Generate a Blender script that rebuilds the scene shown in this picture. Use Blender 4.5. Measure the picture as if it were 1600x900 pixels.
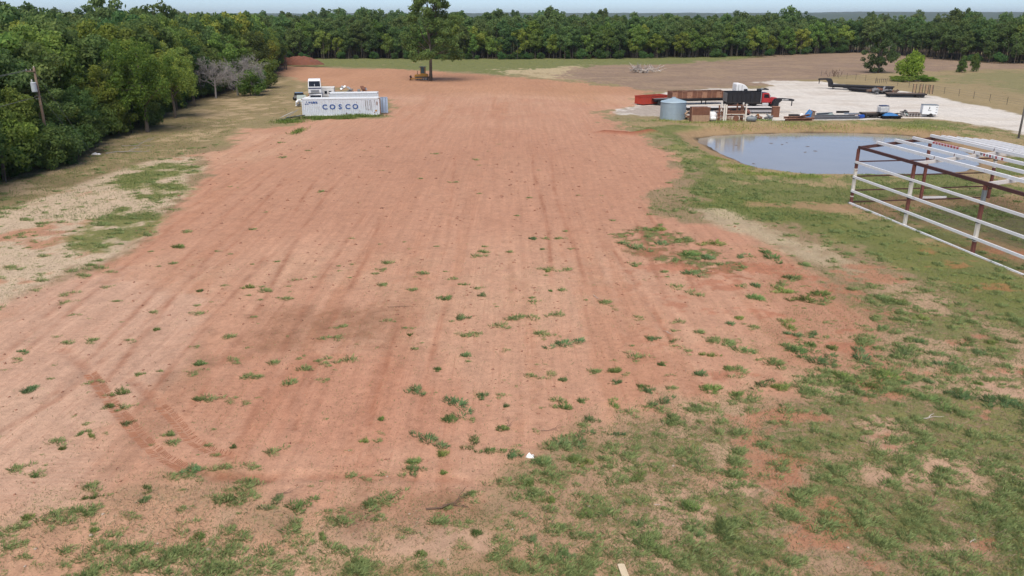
import bpy, bmesh, math, random
import numpy as np
from mathutils import Vector, Matrix, Euler

R = math.radians
for o in list(bpy.data.objects):
    bpy.data.objects.remove(o, do_unlink=True)
scene = bpy.context.scene
col = scene.collection

# ------------------------------------------------------------------ camera
CAM_H = 15.2                       # drone about 15 m above the field
FOC = 1228.0 / 1600.0              # focal length / image width
PITCH = R(19.1)
cam = bpy.data.cameras.new('camera')
cam.sensor_width = 36.0
cam.lens = 36.0 * FOC
cam.clip_start = 0.5
cam.clip_end = 20000.0
cam_ob = bpy.data.objects.new('camera', cam)
cam_ob.location = (0, 0, CAM_H)
cam_ob.rotation_euler = (math.pi / 2 - PITCH, 0, 0)
col.objects.link(cam_ob)
scene.camera = cam_ob

# ------------------------------------------------------------------ sky, sun, exposure
SUN_EL, SUN_AZ = R(57), R(-165)     # azimuth from +Y towards +X; veiled sun, behind the viewer on the left
world = bpy.data.worlds.new('World')
scene.world = world
world.use_nodes = True
wn = world.node_tree
bg = wn.nodes['Background']
sky = wn.nodes.new('ShaderNodeTexSky')
sky.sky_type = 'NISHITA'
sky.sun_disc = False
sky.sun_elevation = SUN_EL
sky.sun_rotation = SUN_AZ
sky.altitude = 0
sky.air_density = 0.5
sky.dust_density = 0.5
sky.ozone_density = 3.0
wn.links.new(sky.outputs[0], bg.inputs[0])
bg.inputs[1].default_value = 0.125
sun = bpy.data.lights.new('sun', 'SUN')
sun.energy = 3.5
sun.angle = R(52)
sun.color = (1.0, 0.91, 0.80)
sun_ob = bpy.data.objects.new('sun', sun)
sd_ = Vector((math.sin(SUN_AZ) * math.cos(SUN_EL), math.cos(SUN_AZ) * math.cos(SUN_EL), math.sin(SUN_EL)))
sun_ob.rotation_euler = sd_.to_track_quat('Z', 'Y').to_euler()
sun_ob.location = sd_ * 200
col.objects.link(sun_ob)
vs = scene.view_settings
vs.view_transform = 'Standard'
vs.look = 'None'
vs.exposure = 0.40
vs.gamma = 1.0
vs.use_curve_mapping = False
scene.cycles.use_denoising = True
scene.cycles.use_adaptive_sampling = True
scene.cycles.adaptive_threshold = 0.02
scene.cycles.max_bounces = 4
scene.cycles.glossy_bounces = 2
scene.cycles.transmission_bounces = 3
scene.cycles.diffuse_bounces = 3
scene.cycles.transparent_max_bounces = 8
scene.cycles.volume_bounces = 0

HAZE = 0.00008

# ------------------------------------------------------------------ site survey helpers
_c, _s = math.cos(PITCH), math.sin(PITCH)
def at(px, py, z=0.0):
    """ground point (level z) surveyed from the photograph's pixel grid (1600x900)"""
    u = (px - 800) / 1228.0
    v = (450 - py) / 1228.0
    t = (z - CAM_H) / (-_s + v * _c)
    return (u * t, (_c + v * _s) * t)
def spx(Y):
    """metres per photo pixel at distance Y on the ground"""
    return (Y * _c + CAM_H * _s) / 1228.0
def lin(r, g, b, k=1.38):
    f = lambda c: (c / 255 / 12.92) if c <= 10 else ((c / 255 + .055) / 1.055) ** 2.4
    return (f(r) / k, f(g) / k, f(b) / k)

# ------------------------------------------------------------------ numeric noise
def _hash(ix, iy, seed):
    n = (ix.astype(np.int64) * 374761393 + iy.astype(np.int64) * 668265263 + seed * 144665) & 0xffffffff
    n = ((n ^ (n >> 13)) * 1274126177) & 0xffffffff
    n = (n ^ (n >> 16)) & 0xffffff
    return n / float(0xffffff)
def vnoise(x, y, seed=0):
    x = np.asarray(x, float); y = np.asarray(y, float)
    ix = np.floor(x); iy = np.floor(y)
    fx = x - ix; fy = y - iy
    fx = fx * fx * (3 - 2 * fx); fy = fy * fy * (3 - 2 * fy)
    a = _hash(ix, iy, seed); b = _hash(ix + 1, iy, seed)
    c = _hash(ix, iy + 1, seed); d = _hash(ix + 1, iy + 1, seed)
    return (a * (1 - fx) + b * fx) * (1 - fy) + (c * (1 - fx) + d * fx) * fy
def fbm(x, y, seed=0, octv=4, rough=0.5):
    t = 0; amp = 1; tot = 0
    for k in range(octv):
        t = t + amp * vnoise(x * 2 ** k + 17.3 * k, y * 2 ** k - 9.1 * k, seed + k)
        tot += amp; amp *= rough
    return t / tot
def sstep(a, b, x):
    t = np.clip((x - a) / (b - a), 0, 1)
    return t * t * (3 - 2 * t)

# ------------------------------------------------------------------ materials
MATS = {}
def nt(m):
    m.use_nodes = True
    t = m.node_tree
    return t, t.nodes['Principled BSDF']
def mat(name, rgb, rough=.7, metal=0.0, var=.12, scale=3.0, bump=0.0, rust=0.0, rustcol=(.16, .06, .03), dirt=0.0, rscale=2.2):
    """painted / weathered surface: colour mottling, optional rust patches and dust"""
    if name in MATS: return MATS[name]
    m = bpy.data.materials.new(name)
    t, b = nt(m)
    N, L = t.nodes, t.links
    tc = N.new('ShaderNodeTexCoord')
    no = N.new('ShaderNodeTexNoise'); no.inputs['Scale'].default_value = scale; no.inputs['Detail'].default_value = 6
    L.new(tc.outputs['Object'], no.inputs['Vector'])
    mx = N.new('ShaderNodeMix'); mx.data_type = 'RGBA'
    mx.inputs[6].default_value = (*[c * (1 - var) for c in rgb], 1)
    mx.inputs[7].default_value = (*[min(1, c * (1 + var)) for c in rgb], 1)
    L.new(no.outputs['Fac'], mx.inputs[0])
    out = mx.outputs[2]
    if rust > 0:
        n2 = N.new('ShaderNodeTexNoise'); n2.inputs['Scale'].default_value = rscale; n2.inputs['Detail'].default_value = 8
        n2.inputs['Roughness'].default_value = .65
        L.new(tc.outputs['Object'], n2.inputs['Vector'])
        rp = N.new('ShaderNodeMapRange'); rp.inputs[1].default_value = .72 - rust * .45; rp.inputs[2].default_value = .80 - rust * .45
        L.new(n2.outputs['Fac'], rp.inputs[0])
        m2 = N.new('ShaderNodeMix'); m2.data_type = 'RGBA'
        L.new(rp.outputs[0], m2.inputs[0]); L.new(out, m2.inputs[6]); m2.inputs[7].default_value = (*rustcol, 1)
        out = m2.outputs[2]
    if dirt > 0:
        n3 = N.new('ShaderNodeTexNoise'); n3.inputs['Scale'].default_value = 1.3; n3.inputs['Detail'].default_value = 5
        L.new(tc.outputs['Object'], n3.inputs['Vector'])
        mm = N.new('ShaderNodeMath'); mm.operation = 'MULTIPLY'; mm.inputs[1].default_value = dirt
        L.new(n3.outputs['Fac'], mm.inputs[0])
        m3 = N.new('ShaderNodeMix'); m3.data_type = 'RGBA'
        L.new(mm.outputs[0], m3.inputs[0]); L.new(out, m3.inputs[6]); m3.inputs[7].default_value = (.22, .14, .10, 1)
        out = m3.outputs[2]
    L.new(out, b.inputs['Base Color'])
    b.inputs['Roughness'].default_value = rough
    b.inputs['Metallic'].default_value = metal
    if bump > 0:
        bp = N.new('ShaderNodeBump'); bp.inputs['Strength'].default_value = bump; bp.inputs['Distance'].default_value = .02
        L.new(no.outputs['Fac'], bp.inputs['Height']); L.new(bp.outputs[0], b.inputs['Normal'])
    MATS[name] = m
    return m

def leaf_mat(name, dark, light, trans=.25):
    """leaves: colour differs from leaf to leaf and from plant to plant, some light passes through"""
    m = bpy.data.materials.new(name); m.use_nodes = True
    t = m.node_tree; N, L = t.nodes, t.links
    N.clear()
    out = N.new('ShaderNodeOutputMaterial')
    geo = N.new('ShaderNodeNewGeometry'); oi = N.new('ShaderNodeObjectInfo')
    mx = N.new('ShaderNodeMix'); mx.data_type = 'RGBA'
    mx.inputs[6].default_value = (*dark, 1); mx.inputs[7].default_value = (*light, 1)
    L.new(geo.outputs['Random Per Island'], mx.inputs[0])
    tint = N.new('ShaderNodeMix'); tint.data_type = 'RGBA'; tint.blend_type = 'MULTIPLY'; tint.inputs[0].default_value = 1
    L.new(mx.outputs[2], tint.inputs[6]); L.new(oi.outputs['Color'], tint.inputs[7])
    hsv = N.new('ShaderNodeHueSaturation')
    mr = N.new('ShaderNodeMapRange'); mr.inputs[3].default_value = .478; mr.inputs[4].default_value = .525
    L.new(oi.outputs['Random'], mr.inputs[0]); L.new(mr.outputs[0], hsv.inputs['Hue'])
    ml = N.new('ShaderNodeMath'); ml.operation = 'MULTIPLY'; ml.inputs[1].default_value = 7.31
    fr = N.new('ShaderNodeMath'); fr.operation = 'FRACT'
    L.new(oi.outputs['Random'], ml.inputs[0]); L.new(ml.outputs[0], fr.inputs[0])
    mv = N.new('ShaderNodeMapRange'); mv.inputs[3].default_value = .78; mv.inputs[4].default_value = 1.26
    L.new(fr.outputs[0], mv.inputs[0]); L.new(mv.outputs[0], hsv.inputs['Value'])
    L.new(tint.outputs[2], hsv.inputs['Color'])
    d = N.new('ShaderNodeBsdfDiffuse'); tr = N.new('ShaderNodeBsdfTranslucent')
    L.new(hsv.outputs[0], d.inputs[0]); L.new(hsv.outputs[0], tr.inputs[0])
    ms = N.new('ShaderNodeMixShader'); ms.inputs[0].default_value = trans
    L.new(d.outputs[0], ms.inputs[1]); L.new(tr.outputs[0], ms.inputs[2]); L.new(ms.outputs[0], out.inputs[0])
    MATS[name] = m
    return m

# ------------------------------------------------------------------ object helpers
def link(o, parent=None):
    col.objects.link(o)
    if parent is not None: o.parent = parent
    return o
def tag(o, label=None, cat=None, group=None, kind=None):
    if label: o['label'] = label
    if cat: o['category'] = cat
    if group: o['group'] = group
    if kind or cat: o['kind'] = kind or 'thing'
    return o
def thing(name, label, cat, loc=(0, 0, 0), rz=0.0, group=None, rot=None):
    o = bpy.data.objects.new(name, None)
    o.empty_display_size = .3
    o.location = loc
    o.rotation_euler = rot if rot else (0, 0, rz)
    link(o)
    return tag(o, label, cat, group)
def np_mesh(name, verts, quads=None, tris=None):
    me = bpy.data.meshes.new(name)
    verts = np.asarray(verts, np.float32)
    nq = 0 if quads is None else len(quads); ntri = 0 if tris is None else len(tris)
    me.vertices.add(len(verts)); me.vertices.foreach_set('co', verts.ravel())
    loops = []; 
    if nq: loops.append(np.asarray(quads, np.int32).ravel())
    if ntri: loops.append(np.asarray(tris, np.int32).ravel())
    loops = np.concatenate(loops)
    me.loops.add(len(loops)); me.loops.foreach_set('vertex_index', loops)
    starts = np.concatenate([np.arange(nq) * 4, nq * 4 + np.arange(ntri) * 3]).astype(np.int32)
    me.polygons.add(nq + ntri); me.polygons.foreach_set('loop_start', starts)
    me.update(calc_edges=True)
    return me
def mobj(name, me, material, parent=None, loc=None, rot=None):
    o = bpy.data.objects.new(name, me)
    if material is not None and len(me.materials) == 0:
        me.materials.append(MATS[material] if isinstance(material, str) else material)
    link(o, parent)
    if loc is not None: o.location = loc
    if rot is not None: o.rotation_euler = rot
    return o

class MB:
    """collects boxes, tubes, sheets; build() links them as one mesh object"""
    def __init__(self): self.v = []; self.f = []
    def add(self, vs, fs):
        n = len(self.v); self.v += [tuple(p) for p in vs]; self.f += [tuple(i + n for i in q) for q in fs]; return self
    def box(self, x0, x1, y0, y1, z0, z1, m=None):
        vs = [Vector(p) for p in ((x0, y0, z0), (x1, y0, z0), (x1, y1, z0), (x0, y1, z0), (x0, y0, z1), (x1, y0, z1), (x1, y1, z1), (x0, y1, z1))]
        if m is not None: vs = [m @ p for p in vs]
        return self.add(vs, [(0, 3, 2, 1), (4, 5, 6, 7), (0, 1, 5, 4), (1, 2, 6, 5), (2, 3, 7, 6), (3, 0, 4, 7)])
    def bar(self, p0, p1, w, h=None, up=(0, 0, 1)):
        """rectangular bar from p0 to p1"""
        h = h or w
        p0 = Vector(p0); p1 = Vector(p1); d = (p1 - p0).normalized(); u = Vector(up)
        if abs(d.dot(u)) > .98: u = Vector((0, 1, 0))
        s = d.cross(u).normalized(); u = s.cross(d).normalized()
        vs = []
        for p in (p0, p1):
            for a, b in ((-1, -1), (1, -1), (1, 1), (-1, 1)): vs.append(p + s * (a * w / 2) + u * (b * h / 2))
        return self.add(vs, [(0, 1, 2, 3), (7, 6, 5, 4), (0, 4, 5, 1), (1, 5, 6, 2), (2, 6, 7, 3), (3, 7, 4, 0)])
    def tube(self, pts, rad, n=8, cap=True):
        if not hasattr(rad, '__len__'): rad = [rad] * len(pts)
        pts = [Vector(p) for p in pts]; vs = []; fs = []
        for i, p in enumerate(pts):
            d = (pts[min(i + 1, len(pts) - 1)] - pts[max(i - 1, 0)]).normalized()
            u = Vector((0, 0, 1)) if abs(d.z) < .9 else Vector((1, 0, 0))
            s = d.cross(u).normalized(); u = s.cross(d)
            for k in range(n):
                a = 2 * math.pi * k / n
                vs.append(p + (s * math.cos(a) + u * math.sin(a)) * rad[i])
        for i in range(len(pts) - 1):
            for k in range(n):
                fs.append((i * n + k, i * n + (k + 1) % n, (i + 1) * n + (k + 1) % n, (i + 1) * n + k))
        if cap:
            fs.append(tuple(reversed(range(n)))); fs.append(tuple(range((len(pts) - 1) * n, len(pts) * n)))
        return self.add(vs, fs)
    def lathe(self, prof, n=16, c=(0, 0, 0), axis='z'):
        vs = []; fs = []
        for r, h in prof:
            for k in range(n):
                a = 2 * math.pi * k / n
                p = (r * math.cos(a), r * math.sin(a), h)
                if axis == 'x': p = (p[2], p[0], p[1])
                if axis == 'y': p = (p[0], p[2], p[1])
                vs.append((c[0] + p[0], c[1] + p[1], c[2] + p[2]))
        for i in range(len(prof) - 1):
            for k in range(n): fs.append((i * n + k, i * n + (k + 1) % n, (i + 1) * n + (k + 1) % n, (i + 1) * n + k))
        if prof[0][0] > 1e-4: fs.append(tuple(reversed(range(n))))
        if prof[-1][0] > 1e-4: fs.append(tuple(range((len(prof) - 1) * n, len(prof) * n)))
        return self.add(vs, fs)
    def prism(self, outline, y0, y1):
        """outline in x,z extruded along y"""
        n = len(outline)
        vs = [(x, y0, z) for x, z in outline] + [(x, y1, z) for x, z in outline]
        fs = [tuple(range(n)), tuple(reversed(range(n, 2 * n)))]
        for k in range(n): fs.append((k, k + n, (k + 1) % n + n, (k + 1) % n))
        return self.add(vs, fs)
    def corrugated(self, x0, x1, z0, z1, y, depth=.036, pitch=.28, horiz=False, sign=1):
        """trapezoid corrugated sheet in the xz plane at y, outer face at y"""
        L = (z1 - z0) if horiz else (x1 - x0)
        n = max(1, round(L / pitch)); p = L / n
        prof = []
        for k in range(n):
            for f, d in ((0, 0), (.25, 0), (.5, 1), (.75, 1)): prof.append(((k + f) * p, d * depth))
        prof.append((L, 0))
        vs = []; fs = []
        for a, d in prof:
            yy = y + d * sign
            if horiz: vs += [(x0, yy, z0 + a), (x1, yy, z0 + a)]
            else: vs += [(x0 + a, yy, z0), (x0 + a, yy, z1)]
        for k in range(len(prof) - 1):
            fs.append((2 * k, 2 * k + 2, 2 * k + 3, 2 * k + 1))
        return self.add(vs, fs)
    def build(self, name, material, parent=None, smooth=False, loc=None, rot=None, bevel=0):
        me = bpy.data.meshes.new(name)
        me.from_pydata(self.v, [], self.f)
        bm = bmesh.new(); bm.from_mesh(me)
        bmesh.ops.recalc_face_normals(bm, faces=bm.faces)
        if bevel: bmesh.ops.bevel(bm, geom=list(bm.edges), offset=bevel, segments=1, affect='EDGES', clamp_overlap=True)
        bm.to_mesh(me); bm.free()
        if smooth:
            for p in me.polygons: p.use_smooth = True
        return mobj(name, me, material, parent, loc, rot)

def copy_tree(o, parent=None):
    c = o.copy(); col.objects.link(c); c.parent = parent
    for ch in list(o.children): copy_tree(ch, c)
    return c
def text_mesh(body, size, ext=.008):
    cu = bpy.data.curves.new('lettering', 'FONT'); cu.body = body; cu.size = size; cu.extrude = ext
    cu.align_x = 'CENTER'; cu.align_y = 'CENTER'; cu.resolution_u = 4; cu.offset = .03 * size
    o = bpy.data.objects.new('lettering', cu); col.objects.link(o)
    bpy.context.view_layer.update()
    me = bpy.data.meshes.new_from_object(o.evaluated_get(bpy.context.evaluated_depsgraph_get()))
    bpy.data.objects.remove(o, do_unlink=True); bpy.data.curves.remove(cu)
    return me

# ================================================================== GROUND
def poly_sd(P, x, y, margin=12.0):
    """signed distance (positive inside) to polygon P; far outside points keep -margin"""
    out = np.full(x.shape, -margin)
    xs = [p[0] for p in P]; ys = [p[1] for p in P]
    k = (x > min(xs) - margin) & (x < max(xs) + margin) & (y > min(ys) - margin) & (y < max(ys) + margin)
    if not k.any(): return out
    X = x[k]; Y = y[k]
    d2 = np.full(X.shape, 1e9); ins = np.zeros(X.shape, bool)
    n = len(P)
    for i in range(n):
        ax, ay = P[i]; bx, by = P[(i + 1) % n]
        ex, ey = bx - ax, by - ay
        t = np.clip(((X - ax) * ex + (Y - ay) * ey) / (ex * ex + ey * ey + 1e-9), 0, 1)
        d2 = np.minimum(d2, (X - ax - t * ex) ** 2 + (Y - ay - t * ey) ** 2)
        c = (ay > Y) != (by > Y)
        ins ^= c & (X < (bx - ax) * (Y - ay) / (by - ay + 1e-12) + ax)
    d = np.sqrt(d2)
    out[k] = np.maximum(np.where(ins, d, -d), -margin)
    return out
def line_d(L, x, y, margin=6.0):
    out = np.full(x.shape, margin)
    xs = [p[0] for p in L]; ys = [p[1] for p in L]
    k = (x > min(xs) - margin) & (x < max(xs) + margin) & (y > min(ys) - margin) & (y < max(ys) + margin)
    if not k.any(): return out
    X = x[k]; Y = y[k]; d2 = np.full(X.shape, margin ** 2)
    for (ax, ay), (bx, by) in zip(L[:-1], L[1:]):
        ex, ey = bx - ax, by - ay
        t = np.clip(((X - ax) * ex + (Y - ay) * ey) / (ex * ex + ey * ey + 1e-9), 0, 1)
        d2 = np.minimum(d2, (X - ax - t * ex) ** 2 + (Y - ay - t * ey) ** 2)
    out[k] = np.sqrt(d2)
    return out
def PG(*pts): return [at(*p) for p in pts]

WATER_Z = -0.75
POND = [at(px, py, WATER_Z) for px, py in ((1092, 217), (1120, 213.5), (1170, 210.5), (1230, 209), (1300, 208.5), (1370, 210), (1415, 212.5), (1445, 218), (1488, 231), (1518, 246), (1522, 257), (1500, 266), (1450, 271), (1340, 272.5), (1290, 273), (1240, 271.5), (1205, 266), (1175, 258), (1145, 246), (1115, 232))]
Z_DIRT = PG((425, 118), (440, 104), (520, 107), (600, 108), (700, 112), (800, 120), (880, 126), (960, 134), (1010, 142), (1010, 153), (1000, 166), (950, 172), (940, 185), (985, 205), (1020, 222), (1040, 245), (1062, 270), (1060, 292), (1015, 300), (1008, 330), (1060, 345), (1150, 352), (1210, 385), (1280, 430), (1330, 480), (1400, 520), (1480, 560), (1440, 600), (1330, 625), (1200, 640), (1080, 655), (1000, 655), (900, 690), (800, 735), (760, 790), (650, 815), (560, 822), (440, 800), (330, 752), (220, 762), (120, 790), (0, 815), (-200, 830), (-300, 600), (-120, 500), (0, 478), (60, 455), (150, 420), (210, 385), (255, 335), (300, 290), (330, 245), (380, 200), (430, 195), (470, 187), (600, 182), (612, 168), (590, 152), (520, 134), (470, 127))
Z_SAND = PG((-150, 400), (-60, 350), (0, 330), (90, 298), (150, 272), (210, 250), (300, 245), (320, 262), (295, 300), (250, 345), (200, 395), (110, 425), (60, 445), (0, 475), (-120, 500))
Z_SANDL = PG((-100, 560), (0, 470), (100, 430), (180, 420), (240, 440), (330, 470), (300, 560), (180, 640), (90, 700), (150, 760), (60, 800), (-120, 800))
Z_VERGE = PG((-200, 360), (-60, 300), (60, 272), (170, 225), (260, 195), (330, 165), (400, 130), (440, 115), (468, 128), (460, 180), (400, 180), (330, 225), (250, 250), (120, 290), (0, 330), (-120, 370))
Z_GREENL = PG((112, 385), (150, 350), (185, 322), (235, 328), (262, 340), (225, 362), (180, 392), (130, 392))
Z_GREENL2 = PG((195, 305), (240, 288), (300, 284), (290, 303), (250, 312), (200, 318))
Z_GREENL3 = PG((165, 290), (215, 255), (310, 256), (300, 275), (250, 280), (200, 296))
Z_BACKGREEN = PG((380, 108), (440, 92), (560, 91), (800, 91), (1000, 90), (1180, 86), (1175, 95), (1060, 101), (960, 104), (880, 110), (800, 118), (700, 111), (600, 107), (470, 103))
Z_BACKPALE = PG((790, 110), (900, 103), (960, 122), (900, 126), (830, 122))
Z_PLOUGH = PG((860, 116), (930, 103), (1040, 100), (1170, 92), (1230, 84), (1350, 80), (1420, 86), (1520, 96), (1750, 104), (1750, 112), (1580, 109), (1440, 114), (1330, 119), (1290, 124), (1240, 130), (1150, 136), (1060, 142), (1000, 143), (940, 132))
Z_PASTURE = PG((1290, 126), (1330, 118), (1440, 113), (1580, 108), (1800, 110), (1800, 190), (1600, 178), (1500, 158), (1440, 148), (1400, 142), (1330, 130))
Z_PASTGREEN = PG((1470, 120), (1560, 111), (1800, 113), (1800, 150), (1600, 148), (1530, 132))
Z_GRAVEL = PG((975, 179), (968, 172), (990, 166), (1010, 158), (1040, 145), (1075, 142), (1110, 138), (1160, 138), (1200, 137), (1215, 133), (1180, 128), (1230, 125.5), (1280, 128), (1310, 131), (1400, 142), (1440, 148), (1500, 159), (1600, 179), (1760, 205), (1900, 235), (1760, 245), (1640, 218), (1570, 202), (1500, 190), (1465, 185), (1400, 186), (1330, 188), (1270, 189), (1220, 190), (1160, 186), (1080, 183), (1040, 182))
Z_GREYGRAVEL = PG((972, 176), (1000, 165), (1040, 164), (1080, 170), (1080, 182), (1000, 181))
Z_POND_GRASS = PG((985, 206), (1000, 186), (1080, 186), (1160, 190), (1270, 192), (1400, 189), (1470, 188), (1570, 206), (1700, 235), (1900, 280), (1900, 620), (1700, 560), (1600, 500), (1540, 480), (1460, 440), (1400, 410), (1330, 385), (1240, 350), (1150, 330), (1070, 300), (1070, 270), (1045, 240), (1020, 215))
Z_LAWN = PG((1085, 320), (1150, 300), (1230, 310), (1300, 335), (1400, 372), (1520, 420), (1640, 470), (1700, 540), (1600, 515), (1520, 478), (1440, 432), (1370, 392), (1290, 362), (1200, 345))
Z_BANKDIRT = PG((1180, 320), (1240, 312), (1320, 320), (1330, 328), (1250, 333))
Z_PALEBAND = PG((1090, 330), (1130, 332), (1220, 365), (1300, 400), (1360, 425), (1420, 460), (1470, 480), (1420, 480), (1340, 440), (1270, 410), (1180, 372), (1100, 345))
Z_SHEDDIRT = PG((1340, 322), (1400, 305), (1470, 312), (1580, 310), (1700, 340), (1800, 420), (1700, 455), (1600, 420), (1500, 372), (1420, 345))
Z_SHEDGREEN = PG((1430, 345), (1470, 325), (1560, 325), (1680, 370), (1640, 405), (1540, 375))
Z_FORE = PG((-300, 820), (0, 800), (130, 780), (250, 745), (340, 745), (420, 790), (560, 815), (700, 815), (770, 780), (810, 730), (900, 685), (1000, 650), (1100, 640), (1200, 630), (1330, 600), (1420, 555), (1400, 500), (1340, 470), (1300, 420), (1420, 440), (1500, 470), (1640, 530), (1900, 640), (2400, 900), (2400, 1500), (800, 1700), (-900, 1500))
Z_TONGUE = PG((975, 365), (1030, 352), (1060, 372), (1110, 390), (1160, 412), (1170, 440), (1120, 432), (1060, 412), (1000, 392))
Z_SLOPE = PG((1180, 385), (1270, 430), (1330, 460), (1440, 480), (1540, 520), (1640, 580), (1600, 650), (1450, 640), (1330, 600), (1230, 560), (1200, 500), (1170, 440))
Z_LUSH = [PG((1330, 820), (1440, 765), (1560, 770), (1640, 800), (1640, 850), (1500, 840), (1400, 850)), PG((1250, 690), (1290, 655), (1330, 660), (1325, 695)), PG((1090, 840), (1180, 815), (1300, 800), (1330, 850), (1230, 880), (1120, 880)), PG((1210, 700), (1255, 690), (1260, 720), (1225, 730))]
Z_BARE = [PG((1330, 735), (1500, 735), (1510, 760), (1380, 770)), PG((1230, 850), (1300, 850), (1400, 870), (1390, 900), (1240, 890)), PG((1460, 840), (1530, 850), (1540, 880), (1470, 870)), PG((990, 800), (1080, 800), (1090, 830), (1000, 830)), PG((560, 820), (760, 820), (800, 850), (700, 890), (620, 850)), PG((1540, 590), (1620, 585), (1640, 620), (1560, 615)), PG((1090, 770), (1200, 765), (1180, 785), (1100, 785)), PG((1340, 650), (1380, 640), (1400, 690), (1350, 700))]
D_DARK = PG((385, 490), (470, 475), (600, 478), (640, 500), (610, 520), (540, 530), (430, 545), (380, 560))  # patch of darker brown in the dirt colour
D_DARK2 = PG((330, 500), (345, 520), (330, 590), (270, 640), (220, 720), (150, 745), (170, 700), (240, 620), (290, 560))  # diagonal band of darker brown in the dirt colour
D_WET = PG((530, 800), (600, 770), (740, 765), (760, 800), (680, 815), (580, 815))
L_TRACK1 = PG((100, 545), (140, 580), (178, 632), (215, 675), (250, 708), (290, 728), (345, 738), (420, 745))
L_TRACK2 = PG((205, 590), (250, 630), (275, 655), (300, 685), (330, 700), (360, 708))
L_TRACK3 = PG((0, 670), (90, 620), (150, 570), (260, 470), (420, 330))
L_TRACK4 = PG((330, 745), (450, 740), (560, 740), (680, 745), (760, 755))
L_TRACK5 = PG((460, 665), (478, 610), (498, 550))
L_TRACK6 = PG((575, 660), (590, 610), (605, 560))
L_TRACK7 = PG((1050, 530), (1000, 450), (960, 390))
L_TRACK8 = PG((700, 360), (706, 300), (712, 240))
L_TRACK9 = PG((0, 560), (120, 450), (240, 350), (330, 280))
L_ROADS = [PG((430, 112), (560, 128), (700, 140), (900, 148), (1020, 155)), PG((430, 118), (520, 128), (640, 138), (800, 150), (980, 158))]
L_RIDGE = PG((945, 208), (985, 211), (1015, 209))

def pond_sd(x, y): return poly_sd(POND, x, y, 14.0)

def height(x, y):
    x = np.asarray(x, float); y = np.asarray(y, float)
    shp = x.shape; x = np.atleast_1d(x).ravel(); y = np.atleast_1d(y).ravel()
    far = 1 - sstep(250, 500, np.hypot(x, y))
    z = (fbm(x / 18, y / 26, 3, 3) - .5) * .35 * far
    z += (fbm(x / 2.2, y / 5.0, 9, 3) - .5) * .10
    z += (vnoise(x / .55, y / .8, 21) - .5) * .035 * (y < 140)
    yard = sstep(-1, 2, poly_sd(Z_GRAVEL, x, y)) ; z *= 1 - .75 * yard
    for L, w, dp in ((L_TRACK1, .3, .03), (L_TRACK2, .28, .03), (L_TRACK3, .3, .04), (L_TRACK5, .2, .05), (L_TRACK6, .2, .05), (L_TRACK7, .25, .06), (L_TRACK4, .3, .04), (L_TRACK9, .3, .04)):
        d = line_d(L, x, y)
        dp = dp * (.4 + 1.2 * vnoise(x / .7, y / .7, 99))
        z += -dp * np.exp(-(d / w) ** 2) + dp * .5 * np.exp(-((d - w * 1.7) / (w * .6)) ** 2)
    z += .35 * np.exp(-(line_d(L_RIDGE, x, y) / 1.0) ** 2)
    p = pond_sd(x, y) + (fbm(x / 3.1, y / 3.1, 77, 3) - .5) * 1.2
    shore = sstep(-4.6, 0.3, p)
    z = z * (1 - shore) + (WATER_Z - .05) * shore - .9 * sstep(0.2, 4, p)
    z += .25 * np.exp(-((p + 6) / 2.0) ** 2) * (y > 95)
    z = np.where(np.abs(x) + np.abs(y) > 2500, -2.0, z)
    return z.reshape(shp) if shp else float(z[0])

def hz(x, y): return float(height(np.array([x]), np.array([y]))[0])

RED = lin(196, 146, 118); REDL = lin(211, 169, 141); REDD = lin(178, 120, 86); SANDC = lin(214, 191, 164)
DRY = lin(158, 143, 106); TAN = lin(176, 154, 122); OLIVE = lin(118, 116, 76); GREEN = lin(104, 118, 66); LAWN = lin(126, 136, 70)
PLOUGH = lin(156, 134, 114); PASTURE = lin(174, 156, 118); GRAVEL = lin(228, 222, 212); GREYG = lin(186, 174, 162)
MUD = lin(150, 128, 100); DARKMUD = lin(92, 82, 66); FORE = lin(166, 142, 112); WOODFLOOR = lin(96, 84, 60)

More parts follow.
